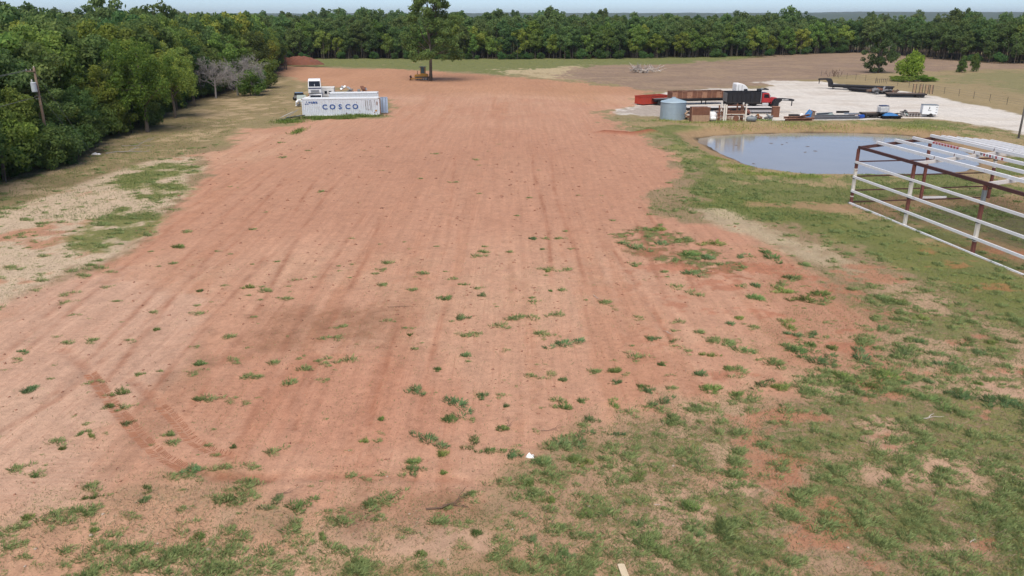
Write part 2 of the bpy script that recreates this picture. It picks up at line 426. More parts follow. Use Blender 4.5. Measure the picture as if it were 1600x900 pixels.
def fields(x, y):
    """surface colour, share of low green growth, zone index, for points of the ground sheet"""
    n = len(x)
    W1 = (fbm(x / 6, y / 7, 11, 4) - .5)
    W2 = (fbm(x / 1.3, y / 1.6, 31, 4) - .5)
    W3 = (fbm(x / .32, y / .4, 37, 3) - .5)
    wob = W1 * 6.0 + W2 * 5.0 + W3 * 2.4 * (y < 130)
    far = np.clip(y / 50, .7, 4.0)
    C = np.tile(np.array(FORE), (n, 1)); veg = np.full(n, .45); zone = np.zeros(n, int)
    def put(m, c, v=None):
        nonlocal C, veg
        mm = m[:, None]; C = C * (1 - mm) + np.asarray(c) * mm
        if v is not None: veg = veg * (1 - m) + v * m
    def msk(P, soft=1.0, wb=1.0, far_k=None): 
        s = poly_sd(P, x, y)
        k = far if far_k is None else far_k
        return sstep(-soft, soft, s + wob * wb * k)
    # broad setting
    put(sstep(-3, 3, y - 95 + wob), DRY, .35)
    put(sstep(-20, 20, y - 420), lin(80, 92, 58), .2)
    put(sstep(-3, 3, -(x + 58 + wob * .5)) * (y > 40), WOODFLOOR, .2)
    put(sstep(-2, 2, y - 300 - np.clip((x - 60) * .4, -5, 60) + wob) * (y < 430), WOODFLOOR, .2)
    put(msk(Z_BACKGREEN, 1.5, .6), lin(132, 138, 92), .75)
    put(msk(Z_BACKPALE, 3, 1.0), lin(196, 178, 142), .15)
    m = msk(Z_PLOUGH, 2, .7); furrow = fbm(x / 9 + y / 30, y / 1.6 - x / 40, 61, 3)
    put(m, np.array(PLOUGH) * (.80 + .4 * furrow)[:, None], .05); zone[m > .5] = 2
    put(m * sstep(.0, .16, W1 + .5 * W2) * .45, lin(178, 154, 126), .12)
    m = msk(Z_PASTURE, 1.5, .5); put(m, np.array(PASTURE) * (.9 + .2 * W1)[:, None], .28)
    put(msk(Z_PASTGREEN, 4, 1.0) * .75, lin(140, 138, 96), .4)
    g = msk(Z_POND_GRASS, 1.0, .6); put(g, np.array(lin(142, 144, 92)) * (1 + .35 * W1)[:, None], .68)
    put(g * sstep(.02, .14, W1 + .4 * W2), lin(170, 150, 112), .3)
    put(msk(Z_LAWN, 1.2, .5) * .9, np.array(LAWN) * (1 + .5 * W1)[:, None], .72)
    put(msk(Z_BANKDIRT, .8, .5) * .8, lin(172, 140, 108), .1)
    # red field
    m = msk(Z_DIRT, .7, .45)
    streak = fbm(x / .9, y / 26, 41, 4); blot = fbm(x / 7, y / 13, 45, 4)
    dc = np.array(RED)[None] * (1 - blot)[:, None] + np.array(REDL)[None] * blot[:, None]
    k = sstep(.48, .70, streak + .5 * W1 + .3 * W2)[:, None] * .4
    dc = dc * (1 - k) + np.array(REDL) * k
    k = sstep(.56, .72, fbm(x / 1.1, y / 34, 43, 4) + .2 * W1 + .25 * W3)[:, None] * .27
    dc = dc * (1 - k) + np.array(REDD) * k
    k = sstep(.02, .16, W1 + .6 * W2 + .15 * W3)[:, None] * .35
    dc = dc * (1 - k) + np.array(lin(207, 168, 138)) * k
    put(m, dc, .16 * sstep(150, 60, y)); zone[m > .5] = 1
    dirt = m
    rosy = m * sstep(45, 62, y) * sstep(150, 100, y) * sstep(-30, -20, x) * .75
    put(rosy, np.array(lin(195, 147, 120)) * (.94 + .14 * blot)[:, None], .05)
    roadm = np.zeros(n)
    for L in L_ROADS: roadm = np.maximum(roadm, np.exp(-(line_d(L, x, y, 14) / 3.2) ** 2))
    put(roadm * .7 * dirt, lin(212, 170, 140), .02)
    put(dirt * sstep(155, 175, y + wob) * .85, np.array(lin(194, 148, 116)) * (.9 + .2 * blot)[:, None], .03)
    put(sstep(0, 14, poly_sd(PG((860, 118), (1010, 142), (1000, 166), (900, 168), (800, 150)), x, y, 20) + wob) * .7, lin(196, 152, 116), .02)
    # left sand and verge
    put(msk(Z_SANDL, 1.2, .8) * .7, np.array(lin(208, 172, 148)) * (1 + .2 * W2)[:, None], .12)
    m = msk(Z_SAND, .8, .45); put(m, np.array(SANDC) * (1 + .25 * W2)[:, None], .38)
    put(m * sstep(.06, .2, W1 + W2 * .8), lin(196, 150, 122), .3)
    m = msk(Z_VERGE, .8, .35); put(m, np.array(lin(160, 142, 106)) * (1 + .4 * W1)[:, None], .5)
    put(m * sstep(.05, .2, W2 + .5 * W1) * .7, lin(196, 172, 138), .2)
    for Z in (Z_GREENL, Z_GREENL2, Z_GREENL3):
        put(msk(Z, .9, .5) * sstep(-.2, .12, W2 + .08 + .4 * W1 + .4 * W3), lin(154, 154, 96), .7)
    # right hand slope, pale track
    put(msk(Z_SLOPE, 1.2, .6) * .5, lin(186, 136, 108), .55)
    put(msk(Z_PALEBAND, .9, .5) * .9, np.array(lin(194, 176, 146)) * (1 + .3 * W2)[:, None], .25)
    put(msk(Z_TONGUE, .6, .5) * sstep(-.2, .1, W2 + W3 + .05), lin(162, 130, 100), .8)
    put(msk(Z_SHEDDIRT, .6, .3) * .9, np.array(lin(158, 130, 98)) * (1 + .4 * W2)[:, None], .3)
    put(msk(Z_SHEDGREEN, .8, .4) * .8, lin(104, 106, 78), .6)
    # foreground
    m = msk(Z_FORE, 2.2, .9)
    lf = sstep(8, -6, x)[:, None]
    fc = (np.array(lin(202, 160, 130)) * lf + np.array(lin(188, 158, 128)) * (1 - lf)) * (1 + .5 * W1 + .25 * W2)[:, None]
    put(m, fc, np.clip(.42 + 1.2 * W1 + .02 * x, .14, .82)); zone[(m > .5)] = 0
    put(m * sstep(.02, .22, W1 + .7 * W2) * .6, lin(196, 166, 138), .2)
    put(m * sstep(.03, .2, -W1 + .5 * W2) * .5, lin(152, 136, 96), .8)
    for Z in Z_LUSH: put(msk(Z, .6, .8) * sstep(-.18, .08, W2 + .6 * W3), lin(146, 136, 92), .85)
    for Z in Z_BARE: put(msk(Z, .5, .6) * sstep(-.2, .05, W2 + W3) * .85, lin(198, 164, 138), .12)
    # red scars on the slope
    put(sstep(.06, .2, fbm(x / 3.2, y / 2.0, 51, 4) - .5 + W3 * .3) * sstep(4, 10, x) * sstep(56, 50, y) * .6, lin(182, 118, 90), .12)
    put(msk(PG((410, 560), (640, 550), (770, 630), (720, 715), (440, 725), (330, 640)), 2.0, .8) * .5, lin(190, 133, 106))
    put(msk(PG((-100, 640), (60, 600), (170, 640), (220, 690), (150, 760), (0, 800), (-150, 800)), 1.5, .8) * .5, lin(214, 178, 152))
    # darker brown patch and diagonal band, wet foreground patch, tyre marks
    for Z, k, sft in ((D_DARK, .6, 1.5), (D_DARK2, .45, .9), (D_WET, .5, .8)):
        put(msk(Z, sft, .6) * k * np.clip(.85 + 1.0 * W2 + .8 * W3, .3, 1.2), lin(146, 106, 80))
    for L, w, k in ((L_TRACK1, .3, .42), (L_TRACK2, .28, .42), (L_TRACK3, .2, .3), (L_TRACK5, .13, .45), (L_TRACK6, .13, .45), (L_TRACK7, .16, .45), (L_TRACK8, .16, .3), (L_TRACK4, .25, .28), (L_TRACK9, .2, .3)):
        d = line_d(L, x, y)
        put(np.exp(-((d + W3 * .25) / w) ** 4) * np.clip(k * (.75 + 2.2 * W2 + 2.0 * W3), 0, .9), lin(158, 104, 78), .02)
    for X0, sl, ya, yb in ((-9.0, -.05, 26, 62), (-10.7, -.05, 26, 64), (-13.4, -.08, 27, 75), (-15.2, -.08, 27, 78), (-18.0, -.1, 30, 80), (-19.7, -.1, 30, 82), (-6.1, .0, 28, 40), (-3.6, .01, 27, 42), (8.6, .03, 38, 62), (10.2, .03, 38, 66), (4.2, .0, 45, 90), (2.5, .0, 45, 92), (-22.5, -.13, 34, 80)):
        d = np.abs(x - X0 - sl * (y - 30) + .25 * np.sin(y / 7 + X0)) + W3 * .22
        put(np.exp(-(d / .17) ** 2) * sstep(ya - 3, ya + 3, y) * sstep(yb + 4, yb - 6, y) * np.clip(.42 + 1.3 * W1 + 1.2 * W2, 0, .75) * dirt, lin(166, 114, 88), .02)
    put(np.exp(-(line_d(L_RIDGE, x, y) / 1.1) ** 2), lin(160, 98, 74), .02)
    # yard
    m = msk(Z_GRAVEL, .8, .25); put(m, np.array(GRAVEL) * (.95 + .12 * fbm(x / 12, y / 3, 71, 3))[:, None], .0); zone[m > .5] = 3
    put(m * sstep(.46, .66, fbm(x / 16 + y / 60, y / 3.5 - x / 50, 73, 4)) * .35, lin(216, 205, 188))
    put(m * sstep(.56, .7, fbm(x / 7, y / 4, 79, 4)) * .5, lin(204, 192, 178))
    put(msk(Z_GREYGRAVEL, 1, .3) * m, GREYG)
    # pond margin
    p = pond_sd(x, y) + W2 * .8
    put(sstep(-4.4, -2.6, p + W1 * 2), np.array(lin(168, 142, 108)), .12)
    put(sstep(-1.2, -.2, p), DARKMUD, .1)
    global LAST_DIRT
    LAST_DIRT = dirt * (1 - m * 0) * (zone == 1)
    return C, veg, zone, W1, W2

def axis(segs):
    out = [segs[0][0]]
    for a, b, st in segs:
        n = max(1, round((b - a) / st)); out += list(a + (b - a) * np.arange(1, n + 1) / n)
    return np.array(out)
def geo_axis(a, b, st, gr):
    o = []; v = a
    while v < b: st *= gr; v += st; o.append(v)
    return o
gx = axis([(-100, -34, .5), (-34, 40, .15), (40, 110, .4), (110, 190, 1.0)])
gx = np.concatenate([-np.array(geo_axis(100, 7000, .8, 1.28))[::-1], gx, np.array(geo_axis(190, 7000, 1.6, 1.3))])
gy = axis([(-10, 14, 1.2), (14, 48, .15), (48, 80, .28), (80, 140, .5), (140, 230, 1.0), (230, 345, 1.8)])
gy = np.concatenate([-10 - np.array(geo_axis(0, 600, 3, 1.5))[::-1], gy, np.array(geo_axis(345, 9000, 3.0, 1.28))])
GX, GY = np.meshgrid(gx, gy)
fx, fy = GX.ravel(), GY.ravel()
FZ = height(fx, fy)
FC, FV, FZN, _w1, _w2 = fields(fx, fy)
FD = LAST_DIRT * 1.0
nx, ny = len(gx), len(gy)
_FZ2 = FZ.reshape(ny, nx)
def height_on_sheet(x, y):
    x = np.asarray(x, float); y = np.asarray(y, float)
    i = np.clip(np.searchsorted(gx, x) - 1, 0, nx - 2); j = np.clip(np.searchsorted(gy, y) - 1, 0, ny - 2)
    a = np.clip((x - gx[i]) / (gx[i + 1] - gx[i]), 0, 1); b = np.clip((y - gy[j]) / (gy[j + 1] - gy[j]), 0, 1)
    return (_FZ2[j, i] * (1 - a) + _FZ2[j, i + 1] * a) * (1 - b) + (_FZ2[j + 1, i] * (1 - a) + _FZ2[j + 1, i + 1] * a) * b
height = height_on_sheet
def hz(x, y): return float(height_on_sheet(x, y))
def near_fields(x, y):
    i = np.clip(np.searchsorted(gx, x), 0, nx - 1); j = np.clip(np.searchsorted(gy, y), 0, ny - 1); k = j * nx + i
    return None, FV[k], FZN[k], _w1[k], _w2[k]

def ground_material():
    m = bpy.data.materials.new('soil_and_turf'); t, b = nt(m); N, L = t.nodes, t.links
    geo = N.new('ShaderNodeNewGeometry')
    def attr(n):
        a = N.new('ShaderNodeAttribute'); a.attribute_name = n; return a
    def noise(sc, det=4, rough=.55, sx=1.0, sy=1.0):
        mp = N.new('ShaderNodeMapping'); mp.inputs['Scale'].default_value = (sx, sy, 1)
        L.new(geo.outputs['Position'], mp.inputs[0])
        q = N.new('ShaderNodeTexNoise'); q.inputs['Scale'].default_value = sc; q.inputs['Detail'].default_value = det; q.inputs['Roughness'].default_value = rough
        L.new(mp.outputs[0], q.inputs['Vector']); return q.outputs['Fac']
    def mr(v, a, b_, c, d):
        q = N.new('ShaderNodeMapRange'); q.inputs[1].default_value = a; q.inputs[2].default_value = b_; q.inputs[3].default_value = c; q.inputs[4].default_value = d
        L.new(v, q.inputs[0]); return q.outputs[0]
    def math_(op, a, b_):
        q = N.new('ShaderNodeMath'); q.operation = op
        for i, v in enumerate((a, b_)):
            if isinstance(v, (int, float)): q.inputs[i].default_value = v
            else: L.new(v, q.inputs[i])
        return q.outputs[0]
    def mix(f, a, b_, mode='MIX'):
        q = N.new('ShaderNodeMix'); q.data_type = 'RGBA'; q.blend_type = mode
        for i, v in ((0, f), (6, a), (7, b_)):
            if isinstance(v, (int, float)): q.inputs[i].default_value = v
            elif isinstance(v, tuple): q.inputs[i].default_value = (*v, 1)
            else: L.new(v, q.inputs[i])
        return q.outputs[2]
    colr = attr('col').outputs['Color']; veg = attr('veg').outputs['Fac']
    n_big = noise(.9, 3, .6); n_mid = noise(3.5, 4, .64); n_fine = noise(16, 3, .68); n_grit = noise(60, 1, .6)
    n_str = noise(1.0, 2, .6, 2.2, .12)
    v = math_('ADD', mr(n_big, .3, .7, -.10, .10), mr(n_mid, .3, .7, -.12, .12))
    v = math_('ADD', v, mr(n_fine, .3, .7, -.17, .17))
    v = math_('ADD', v, mr(n_grit, .3, .7, -.10, .10))
    v = math_('ADD', v, mr(n_str, .3, .7, -.075, .075))
    v = math_('ADD', v, 1.0)
    cv = N.new('ShaderNodeCombineColor')
    for i in range(3): L.new(v, cv.inputs[i])
    base = mix(1.0, colr, cv.outputs[0], 'MULTIPLY')
    # scattered clods and dead stalks: small dark flecks
    vor = N.new('ShaderNodeTexVoronoi'); vor.inputs['Scale'].default_value = 2.6; L.new(geo.outputs['Position'], vor.inputs['Vector'])
    fl = mr(vor.outputs['Distance'], .07, .15, 1, 0)
    fl = math_('MULTIPLY', fl, math_('MULTIPLY', mr(n_mid, .5, .58, 0, .7), mr(n_big, .45, .6, 0, 1)))
    base = mix(fl, base, lin(120, 90, 70))
    # grader and tyre lines drawn lengthwise over the bare field, cross ribs of crawler tracks in patches
    soil = attr('soil').outputs['Fac']
    ln1 = mr(noise(1.0, 2, .5, 5.5, .045), .57, .63, 0, 1)
    ln2 = mr(noise(1.0, 2, .5, 2.6, .03), .60, .64, 0, 1)
    lines = math_('MULTIPLY', math_('MAXIMUM', ln1, ln2), math_('MULTIPLY', soil, mr(n_big, .46, .60, .03, .30)))
    base = mix(math_('MULTIPLY', lines, mr(n_fine, .35, .6, .3, 1.0)), base, lin(166, 112, 86))
    wv = N.new('ShaderNodeTexWave'); wv.bands_direction = 'Y'; wv.inputs['Scale'].default_value = 1.1; wv.inputs['Distortion'].default_value = 1.2; wv.inputs['Detail'].default_value = 1
    L.new(geo.outputs['Position'], wv.inputs['Vector'])
    ribs = math_('MULTIPLY', math_('MULTIPLY', wv.outputs['Fac'], soil), mr(noise(.12, 2, .5, 1.6, .5), .54, .62, 0, .15))
    base = mix(ribs, base, lin(176, 126, 100))
    # low plants in patches set by the share of growth
    gsum = math_('ADD', math_('MULTIPLY', n_mid, .45), math_('MULTIPLY', n_fine, .35))
    gsum = math_('ADD', gsum, math_('MULTIPLY', n_big, .2))
    th = math_('SUBTRACT', .68, math_('MULTIPLY', veg, .32))
    gm = math_('SUBTRACT', gsum, th)
    gm = mr(gm, -.01, .07, 0, .9)
    gcol = mix(mr(noise(.5, 3, .5), .38, .62, 0, 1), lin(86, 110, 64), lin(124, 136, 70))
    gcol = mix(mr(n_grit, .35, .65, 0, 1), gcol, lin(150, 144, 94))
    base = mix(gm, base, gcol)
    L.new(base, b.inputs['Base Color'])
    b.inputs['Roughness'].default_value = .95
    b.inputs['Specular IOR Level'].default_value = .15
    hgt = math_('ADD', math_('MULTIPLY', n_mid, .6), math_('MULTIPLY', n_fine, .35))
    hgt = math_('ADD', hgt, math_('MULTIPLY', gm, .5))
    hgt = math_('SUBTRACT', hgt, math_('MULTIPLY', lines, .5))
    hgt = math_('SUBTRACT', hgt, math_('MULTIPLY', ribs, .5))
    bp = N.new('ShaderNodeBump'); bp.inputs['Strength'].default_value = .65; bp.inputs['Distance'].default_value = .07
    L.new(hgt, bp.inputs['Height']); L.new(bp.outputs[0], b.inputs['Normal'])
    MATS['ground'] = m
ground_material()

idx = np.arange(nx * ny).reshape(ny, nx)
Q = np.stack([idx[:-1, :-1], idx[:-1, 1:], idx[1:, 1:], idx[1:, :-1]], -1).reshape(-1, 4)
# the pond floor belongs to the ground; faces are shared out by what covers them
qz = np.sort(FZN[Q], axis=1)[:, 2]
for zi, nm in ((0, 'ground'), (1, 'bare_dirt_field'), (2, 'ploughed_field'), (3, 'gravel_yard')):
    sel = Q[qz == zi]
    used, inv = np.unique(sel, return_inverse=True)
    vv = np.stack([fx[used], fy[used], FZ[used]], -1)
    me = np_mesh(nm, vv, quads=inv.reshape(-1, 4))
    a = me.attributes.new('col', 'FLOAT_COLOR', 'POINT')
    a.data.foreach_set('color', np.concatenate([FC[used], np.ones((len(used), 1))], 1).astype(np.float32).ravel())
    a = me.attributes.new('veg', 'FLOAT', 'POINT'); a.data.foreach_set('value', FV[used].astype(np.float32))
    a = me.attributes.new('soil', 'FLOAT', 'POINT'); a.data.foreach_set('value', FD[used].astype(np.float32))
    me.polygons.foreach_set('use_smooth', np.ones(len(me.polygons), bool))
    o = mobj(nm, me, 'ground'); tag(o, {'ground': 'patchy grass and soil around the red dirt field', 'bare_dirt_field': 'wide bare red dirt field in the middle', 'ploughed_field': 'brown ploughed strip before the far wood', 'gravel_yard': 'pale gravel yard and lane at right'}[nm], nm.split('_')[-1], kind='structure')

# pond water
def water_material():
    m = bpy.data.materials.new('murky_water'); t, b = nt(m); N, L = t.nodes, t.links
    geo = N.new('ShaderNodeNewGeometry')
    n1 = N.new('ShaderNodeTexNoise'); n1.inputs['Scale'].default_value = .35; n1.inputs['Detail'].default_value = 4; L.new(geo.outputs['Position'], n1.inputs[0])
    mx = N.new('ShaderNodeMix'); mx.data_type = 'RGBA'; mx.inputs[6].default_value = (.24, .235, .21, 1); mx.inputs[7].default_value = (.29, .275, .24, 1)
    L.new(n1.outputs[0], mx.inputs[0]); L.new(mx.outputs[2], b.inputs['Base Color'])
    b.inputs['Roughness'].default_value = .1; b.inputs['IOR'].default_value = 1.33
    n2 = N.new('ShaderNodeTexNoise'); n2.inputs['Scale'].default_value = 2.2; n2.inputs['Detail'].default_value = 3; L.new(geo.outputs['Position'], n2.inputs[0])
    bp = N.new('ShaderNodeBump'); bp.inputs['Strength'].default_value = .06; bp.inputs['Distance'].default_value = .02
    L.new(n2.outputs[0], bp.inputs['Height']); L.new(bp.outputs[0], b.inputs['Normal'])
    MATS['water'] = m
water_material()
cxp = sum(p[0] for p in POND) / len(POND); cyp = sum(p[1] for p in POND) / len(POND)
wp = [(cxp + (p[0] - cxp) * 1.1, cyp + (p[1] - cyp) * 1.1, WATER_Z) for p in POND]
mb = MB(); mb.add(wp, [tuple(range(len(wp)))])
tag(mb.build('pond_water', 'water'), 'still pond water mirroring the sky beside the steel frame', 'pond', kind='structure')

# far ridge of wooded hills
rx = np.linspace(-5200, 6500, 240); ridge_v = []; ridge_q = []
prof = [(2600, -3.0), (2900, 4), (3300, 10), (3900, 17), (4600, 27), (5600, 34), (7000, 20)]
for j, (yy, zz) in enumerate(prof):
    zn = zz + (fbm(rx / 600, rx * 0 + j, 5 + j, 4) - .5) * 14 * (j > 0) + (vnoise(rx / 45, rx * 0 + j, 9) - .5) * 5 * (j > 0) + np.clip(rx / 6500, -.3, 1) * 7 * (j > 2)
    ridge_v += list(zip(rx, rx * 0 + yy, zn))
n_ = len(rx)
for j in range(len(prof) - 1):
    for i in range(n_ - 1): ridge_q.append((j * n_ + i, j * n_ + i + 1, (j + 1) * n_ + i + 1, (j + 1) * n_ + i))
me = np_mesh('hills', np.array(ridge_v), quads=np.array(ridge_q)); me.polygons.foreach_set('use_smooth', np.ones(len(me.polygons), bool))
mat('far_woods', (.05, .075, .04), .95, var=.6, scale=.02)
tag(mobj('hills', me, 'far_woods'), 'low wooded hills on the far horizon', 'hills', kind='structure')

# ================================================================== VEGETATION
rng = np.random.default_rng(5)
leaf_mat('leaf_green', (.096, .162, .062), (.205, .275, .094), .5)
leaf_mat('leaf_weed', (.15, .215, .085), (.31, .37, .155), .4)
leaf_mat('leaf_cedar', (.06, .11, .045), (.12, .19, .07), .35)
mat('bark', (.11, .09, .07), .95, var=.4, scale=4)
mat('bark_pale', (.22, .20, .17), .95, var=.3, scale=4)
mat('deadwood', (.27, .25, .235), .95, var=.25, scale=5)
mat('driftwood', (.5, .45, .40), .95, var=.25, scale=5)
mat('twig_brown', (.12, .075, .05), .95, var=.25, scale=5)

def cards(rg, blobs, n, size, up=.35, shell=.55, aspect=.6):
    """n leaf sprays spread through a set of foliage clumps (x, y, z, r, squash)"""
    B = np.array(blobs, float)
    w = B[:, 3] ** 2; w /= w.sum()
    k = rg.choice(len(B), n, p=w)
    d = rg.normal(size=(n, 3)); d /= np.linalg.norm(d, axis=1)[:, None]
    rad = B[k, 3] * (shell + (1.06 - shell) * rg.random(n) ** .6)
    rad = np.where(rg.random(n) < .13, rad * (1.1 + .4 * rg.random(n)), rad)     # stray sprays break the outline
    pos = B[k, :3] + d * rad[:, None] * np.stack([np.ones(n), np.ones(n), B[k, 4]], -1)
    nrm = d * .7 + rg.normal(size=(n, 3)) * .55 + np.array([0, 0, up])
    nrm /= np.linalg.norm(nrm, axis=1)[:, None]
    a = np.cross(nrm, rg.normal(size=(n, 3))); a /= np.linalg.norm(a, axis=1)[:, None]
    b = np.cross(nrm, a)
    s = size * (.55 + .9 * rg.random(n))[:, None]
    droop = -.25 * s * np.array([0, 0, 1])
    v = np.stack([pos - a * s, pos + b * s * aspect, pos + a * s + droop, pos - b * s * aspect], 1).reshape(-1, 3)
    q = np.arange(n * 4).reshape(-1, 4)
    return v, q

def limb_pts(p0, p1, rg, sag=.12, n=4):
    p0 = np.array(p0, float); p1 = np.array(p1, float); L = np.linalg.norm(p1 - p0)
    out = []
    for i in range(n):
        t = i / (n - 1)
        q = p0 + (p1 - p0) * t + np.array([0, 0, 1]) * L * sag * math.sin(t * math.pi) + rg.normal(size=3) * L * .04 * (0 < i < n - 1)
        out.append(q)
    return out

def trunk_mesh(rg, h, r, blobs, n_limbs, first, lean=(0, 0), stems=0, nseg=6):
    m = MB()
    top = np.array([lean[0], lean[1], h])
    pts = [np.array([0, 0, -.15]) + (top - np.array([0, 0, 0])) * t + np.append(rg.normal(size=2) * .05 * h * .12 * (t > 0), 0) for t in (0, .12, .3, .5, .7, .88)]
    rr = [r * 1.35, r, r * .86, r * .68, r * .45, r * .2]
    m.tube(pts, rr, nseg)
    order = sorted(blobs, key=lambda b: -b[3])[:n_limbs]
    for b in order:
        z0 = first + (min(b[2], h * .85) - first) * (.25 + .4 * rg.random())
        z0 = max(first * .8, min(z0, h * .8)); t = z0 / h
        p0 = np.array([lean[0] * t, lean[1] * t, z0])
        r0 = r * (1 - .75 * t) * .5
        m.tube(limb_pts(p0, b[:3], rg), [r0, r0 * .75, r0 * .5, r0 * .15], 4, cap=False)
    for k in range(stems):
        a = rg.random() * 6.28; d = 1.0 + 2.2 * rg.random(); hh = h * (.45 + .4 * rg.random())
        x, y = d * math.cos(a), d * math.sin(a); s = .05 + .05 * rg.random()
        m.tube([(x, y, -.1), (x + rg.normal() * .2, y + rg.normal() * .2, hh * .5), (x + rg.normal() * .5, y + rg.normal() * .5, hh)], [s, s * .8, s * .3], 4, cap=False)
    return m

def crown_blobs(rg, n, cz, rx, rz, rmin, rmax, bottom=None, squash=.75, top_heavy=0.0):
    out = []
    for i in range(n):
        d = rg.normal(size=3); d /= np.linalg.norm(d)
        q = rg.random() ** .45
        x, y, z = d[0] * rx * q, d[1] * rx * q, cz + d[2] * rz * q
        if bottom is not None and z < bottom: z = bottom + rg.random() * rz * .5
        k = 1 - .35 * abs(z - cz) / rz
        out.append((x * (1 + top_heavy * (z - cz) / rz), y * (1 + top_heavy * (z - cz) / rz), z, (rmin + (rmax - rmin) * rg.random()) * k, squash))
    return out

PROTO = {}
def proto(kind, i, h, r, blobs, ncards, size, n_limbs, first, leaf='leaf_green', bark='bark', stems=0, shell=.55, aspect=.6, up=.35):
    rg = np.random.default_rng(hash((kind, i)) % 1000 if False else 100 + len(PROTO) * 7)
    v, q = cards(rg, blobs, ncards, size, shell=shell, aspect=aspect, up=up)
    cm = np_mesh('crown', v, quads=q); cm.materials.append(MATS[leaf])
    tm_o = trunk_mesh(rg, h, r, blobs, n_limbs, first, stems=stems)
    tm = bpy.data.meshes.new('trunk'); tm.from_pydata(tm_o.v, [], tm_o.f); tm.materials.append(MATS[bark])
    PROTO.setdefault(kind, []).append((cm, tm))

for i in range(5):      # wood edge: foliage from the ground up
    rg = np.random.default_rng(40 + i)
    b = crown_blobs(rg, 46, 6.4, 3.1, 5.2, .8, 1.55, bottom=.9)
    proto('edge', i, 11.0, .20, b, 11500, .165, 12, 1.5, stems=5)
for i in range(5):      # inner wood: crown on a bare stem
    rg = np.random.default_rng(60 + i)
    b = crown_blobs(rg, 34, 8.6, 3.3, 3.6, .9, 1.6, bottom=4.6)
    proto('inner', i, 11.5, .19, b, 7500, .21, 10, 4.2, stems=3, bark='bark_pale')
for i in range(5):      # far wood, coarser sprays
    rg = np.random.default_rng(80 + i)
    b = crown_blobs(rg, 38, 7.9, 3.3, 5.2, .9, 1.65, bottom=2.4)
    proto('far', i, 12.5, .17, b, 5000, .29, 10, 2.6, stems=6, bark='bark')
for i in range(4):      # thicket, waist to head high
    rg = np.random.default_rng(90 + i)
    b = crown_blobs(rg, 22, 1.6, 1.9, 1.4, .5, .95, bottom=.4)
    proto('shrub', i, 2.4, .06, b, 5200, .105, 8, .3)
for i in range(2):      # feathery, drooping sprays
    rg = np.random.default_rng(95 + i)
    b = crown_blobs(rg, 70, 6.8, 4.4, 5.2, .5, 1.15, bottom=1.5, squash=1.25)
    proto('feathery', i, 11.5, .24, b, 9500, .20, 16, 2.0, shell=.3, aspect=.38, up=.1)
for i in range(2):      # cedars
    rg = np.random.default_rng(98 + i); b = []
    for k in range(40):
        z = .5 + 3.9 * rg.random(); rr = 1.35 * (1 - (z / 4.9) ** 1.6) + .1; a = rg.random() * 6.28; q = rg.random() ** .5
        b.append((rr * q * math.cos(a), rr * q * math.sin(a), z, .35 + .3 * rg.random(), 1.0))
    proto('cedar', i, 4.2, .12, b, 4200, .13, 6, .4, leaf='leaf_cedar', shell=.4)

def plant(kind, i, name, label, cat, x, y, s=1.0, sz=None, rz=0.0, color=(1, 1, 1), group=None):
    cm, tm = PROTO[kind][i % len(PROTO[kind])]
    t = thing(name, label, cat, (x, y, hz(x, y) - .03), rz, group)
    t.scale = (s, s, sz or s)
    c = mobj('crown', cm, None, t); c.color = (*color, 1)
    mobj('trunk', tm, None, t)
    return t

EDGE = [(-47.0, 62), (-50.5, 77), (-49.0, 82), (-51, 92), (-53.5, 104), (-56, 125), (-60.5, 155), (-62.5, 185), (-63.5, 205), (-68, 240), (-82, 285), (-92, 312)]
def edge_x(y): return float(np.interp(y, [p[1] for p in EDGE], [p[0] for p in EDGE]))
BACK = [at(380, 92), at(430, 92.5), at(620, 92.5), at(800, 92.5), at(1000, 91.5), at(1100, 90), at(1200, 87.5), at(1290, 83.5), at(1350, 82.5), at(1400, 86.5), at(1450, 91), at(1520, 97), at(1600, 100.5), at(1720, 104), at(1900, 112)]
def back_y(x): return float(np.interp(x, [p[0] for p in BACK], [p[1] for p in BACK]))

rnd = random.Random(12)
spots = []
# left wood
y = 66.0
rows = []
yy = 64.0
while yy < 312:
    k = 0; st = 4.2 if yy < 200 else 4.8
    x = edge_x(yy) - 1.8
    while x > -185 and k < 24:
        spots.append((x + rnd.uniform(-1.3, 1.3), yy + rnd.uniform(-1.8, 1.8), 'L', k)); k += 1
        x -= st * rnd.uniform(.9, 1.25) * (1 + k * .03)
    yy += st
# far wood
xx = -150.0
while xx < 300:
    k = 0; y = back_y(xx) + 2.0
    while k < 13:
        if not (xx < edge_x(min(y, 311)) - 2 and y < 314):
            spots.append((xx + rnd.uniform(-1.9, 1.9), y + rnd.uniform(-1.5, 1.5), 'B', k))
        k += 1; y += rnd.uniform(4.2, 6.5) * (1 + k * .06)
    xx += rnd.uniform(3.8, 5.4)

def tone(r, far=False):
    q = r.random()
    if q < .15: return (1.75, 1.45, .9)       # yellowing
    if q < .42: return (1.30, 1.25, .9)
    if q < .58: return (.72, .82, .85)        # dark
    return (1.0, 1.0, .95)
def in_view(x, y):
    zc = y * _c + 7 * _s
    return y > 20 and abs(x) < zc * .70
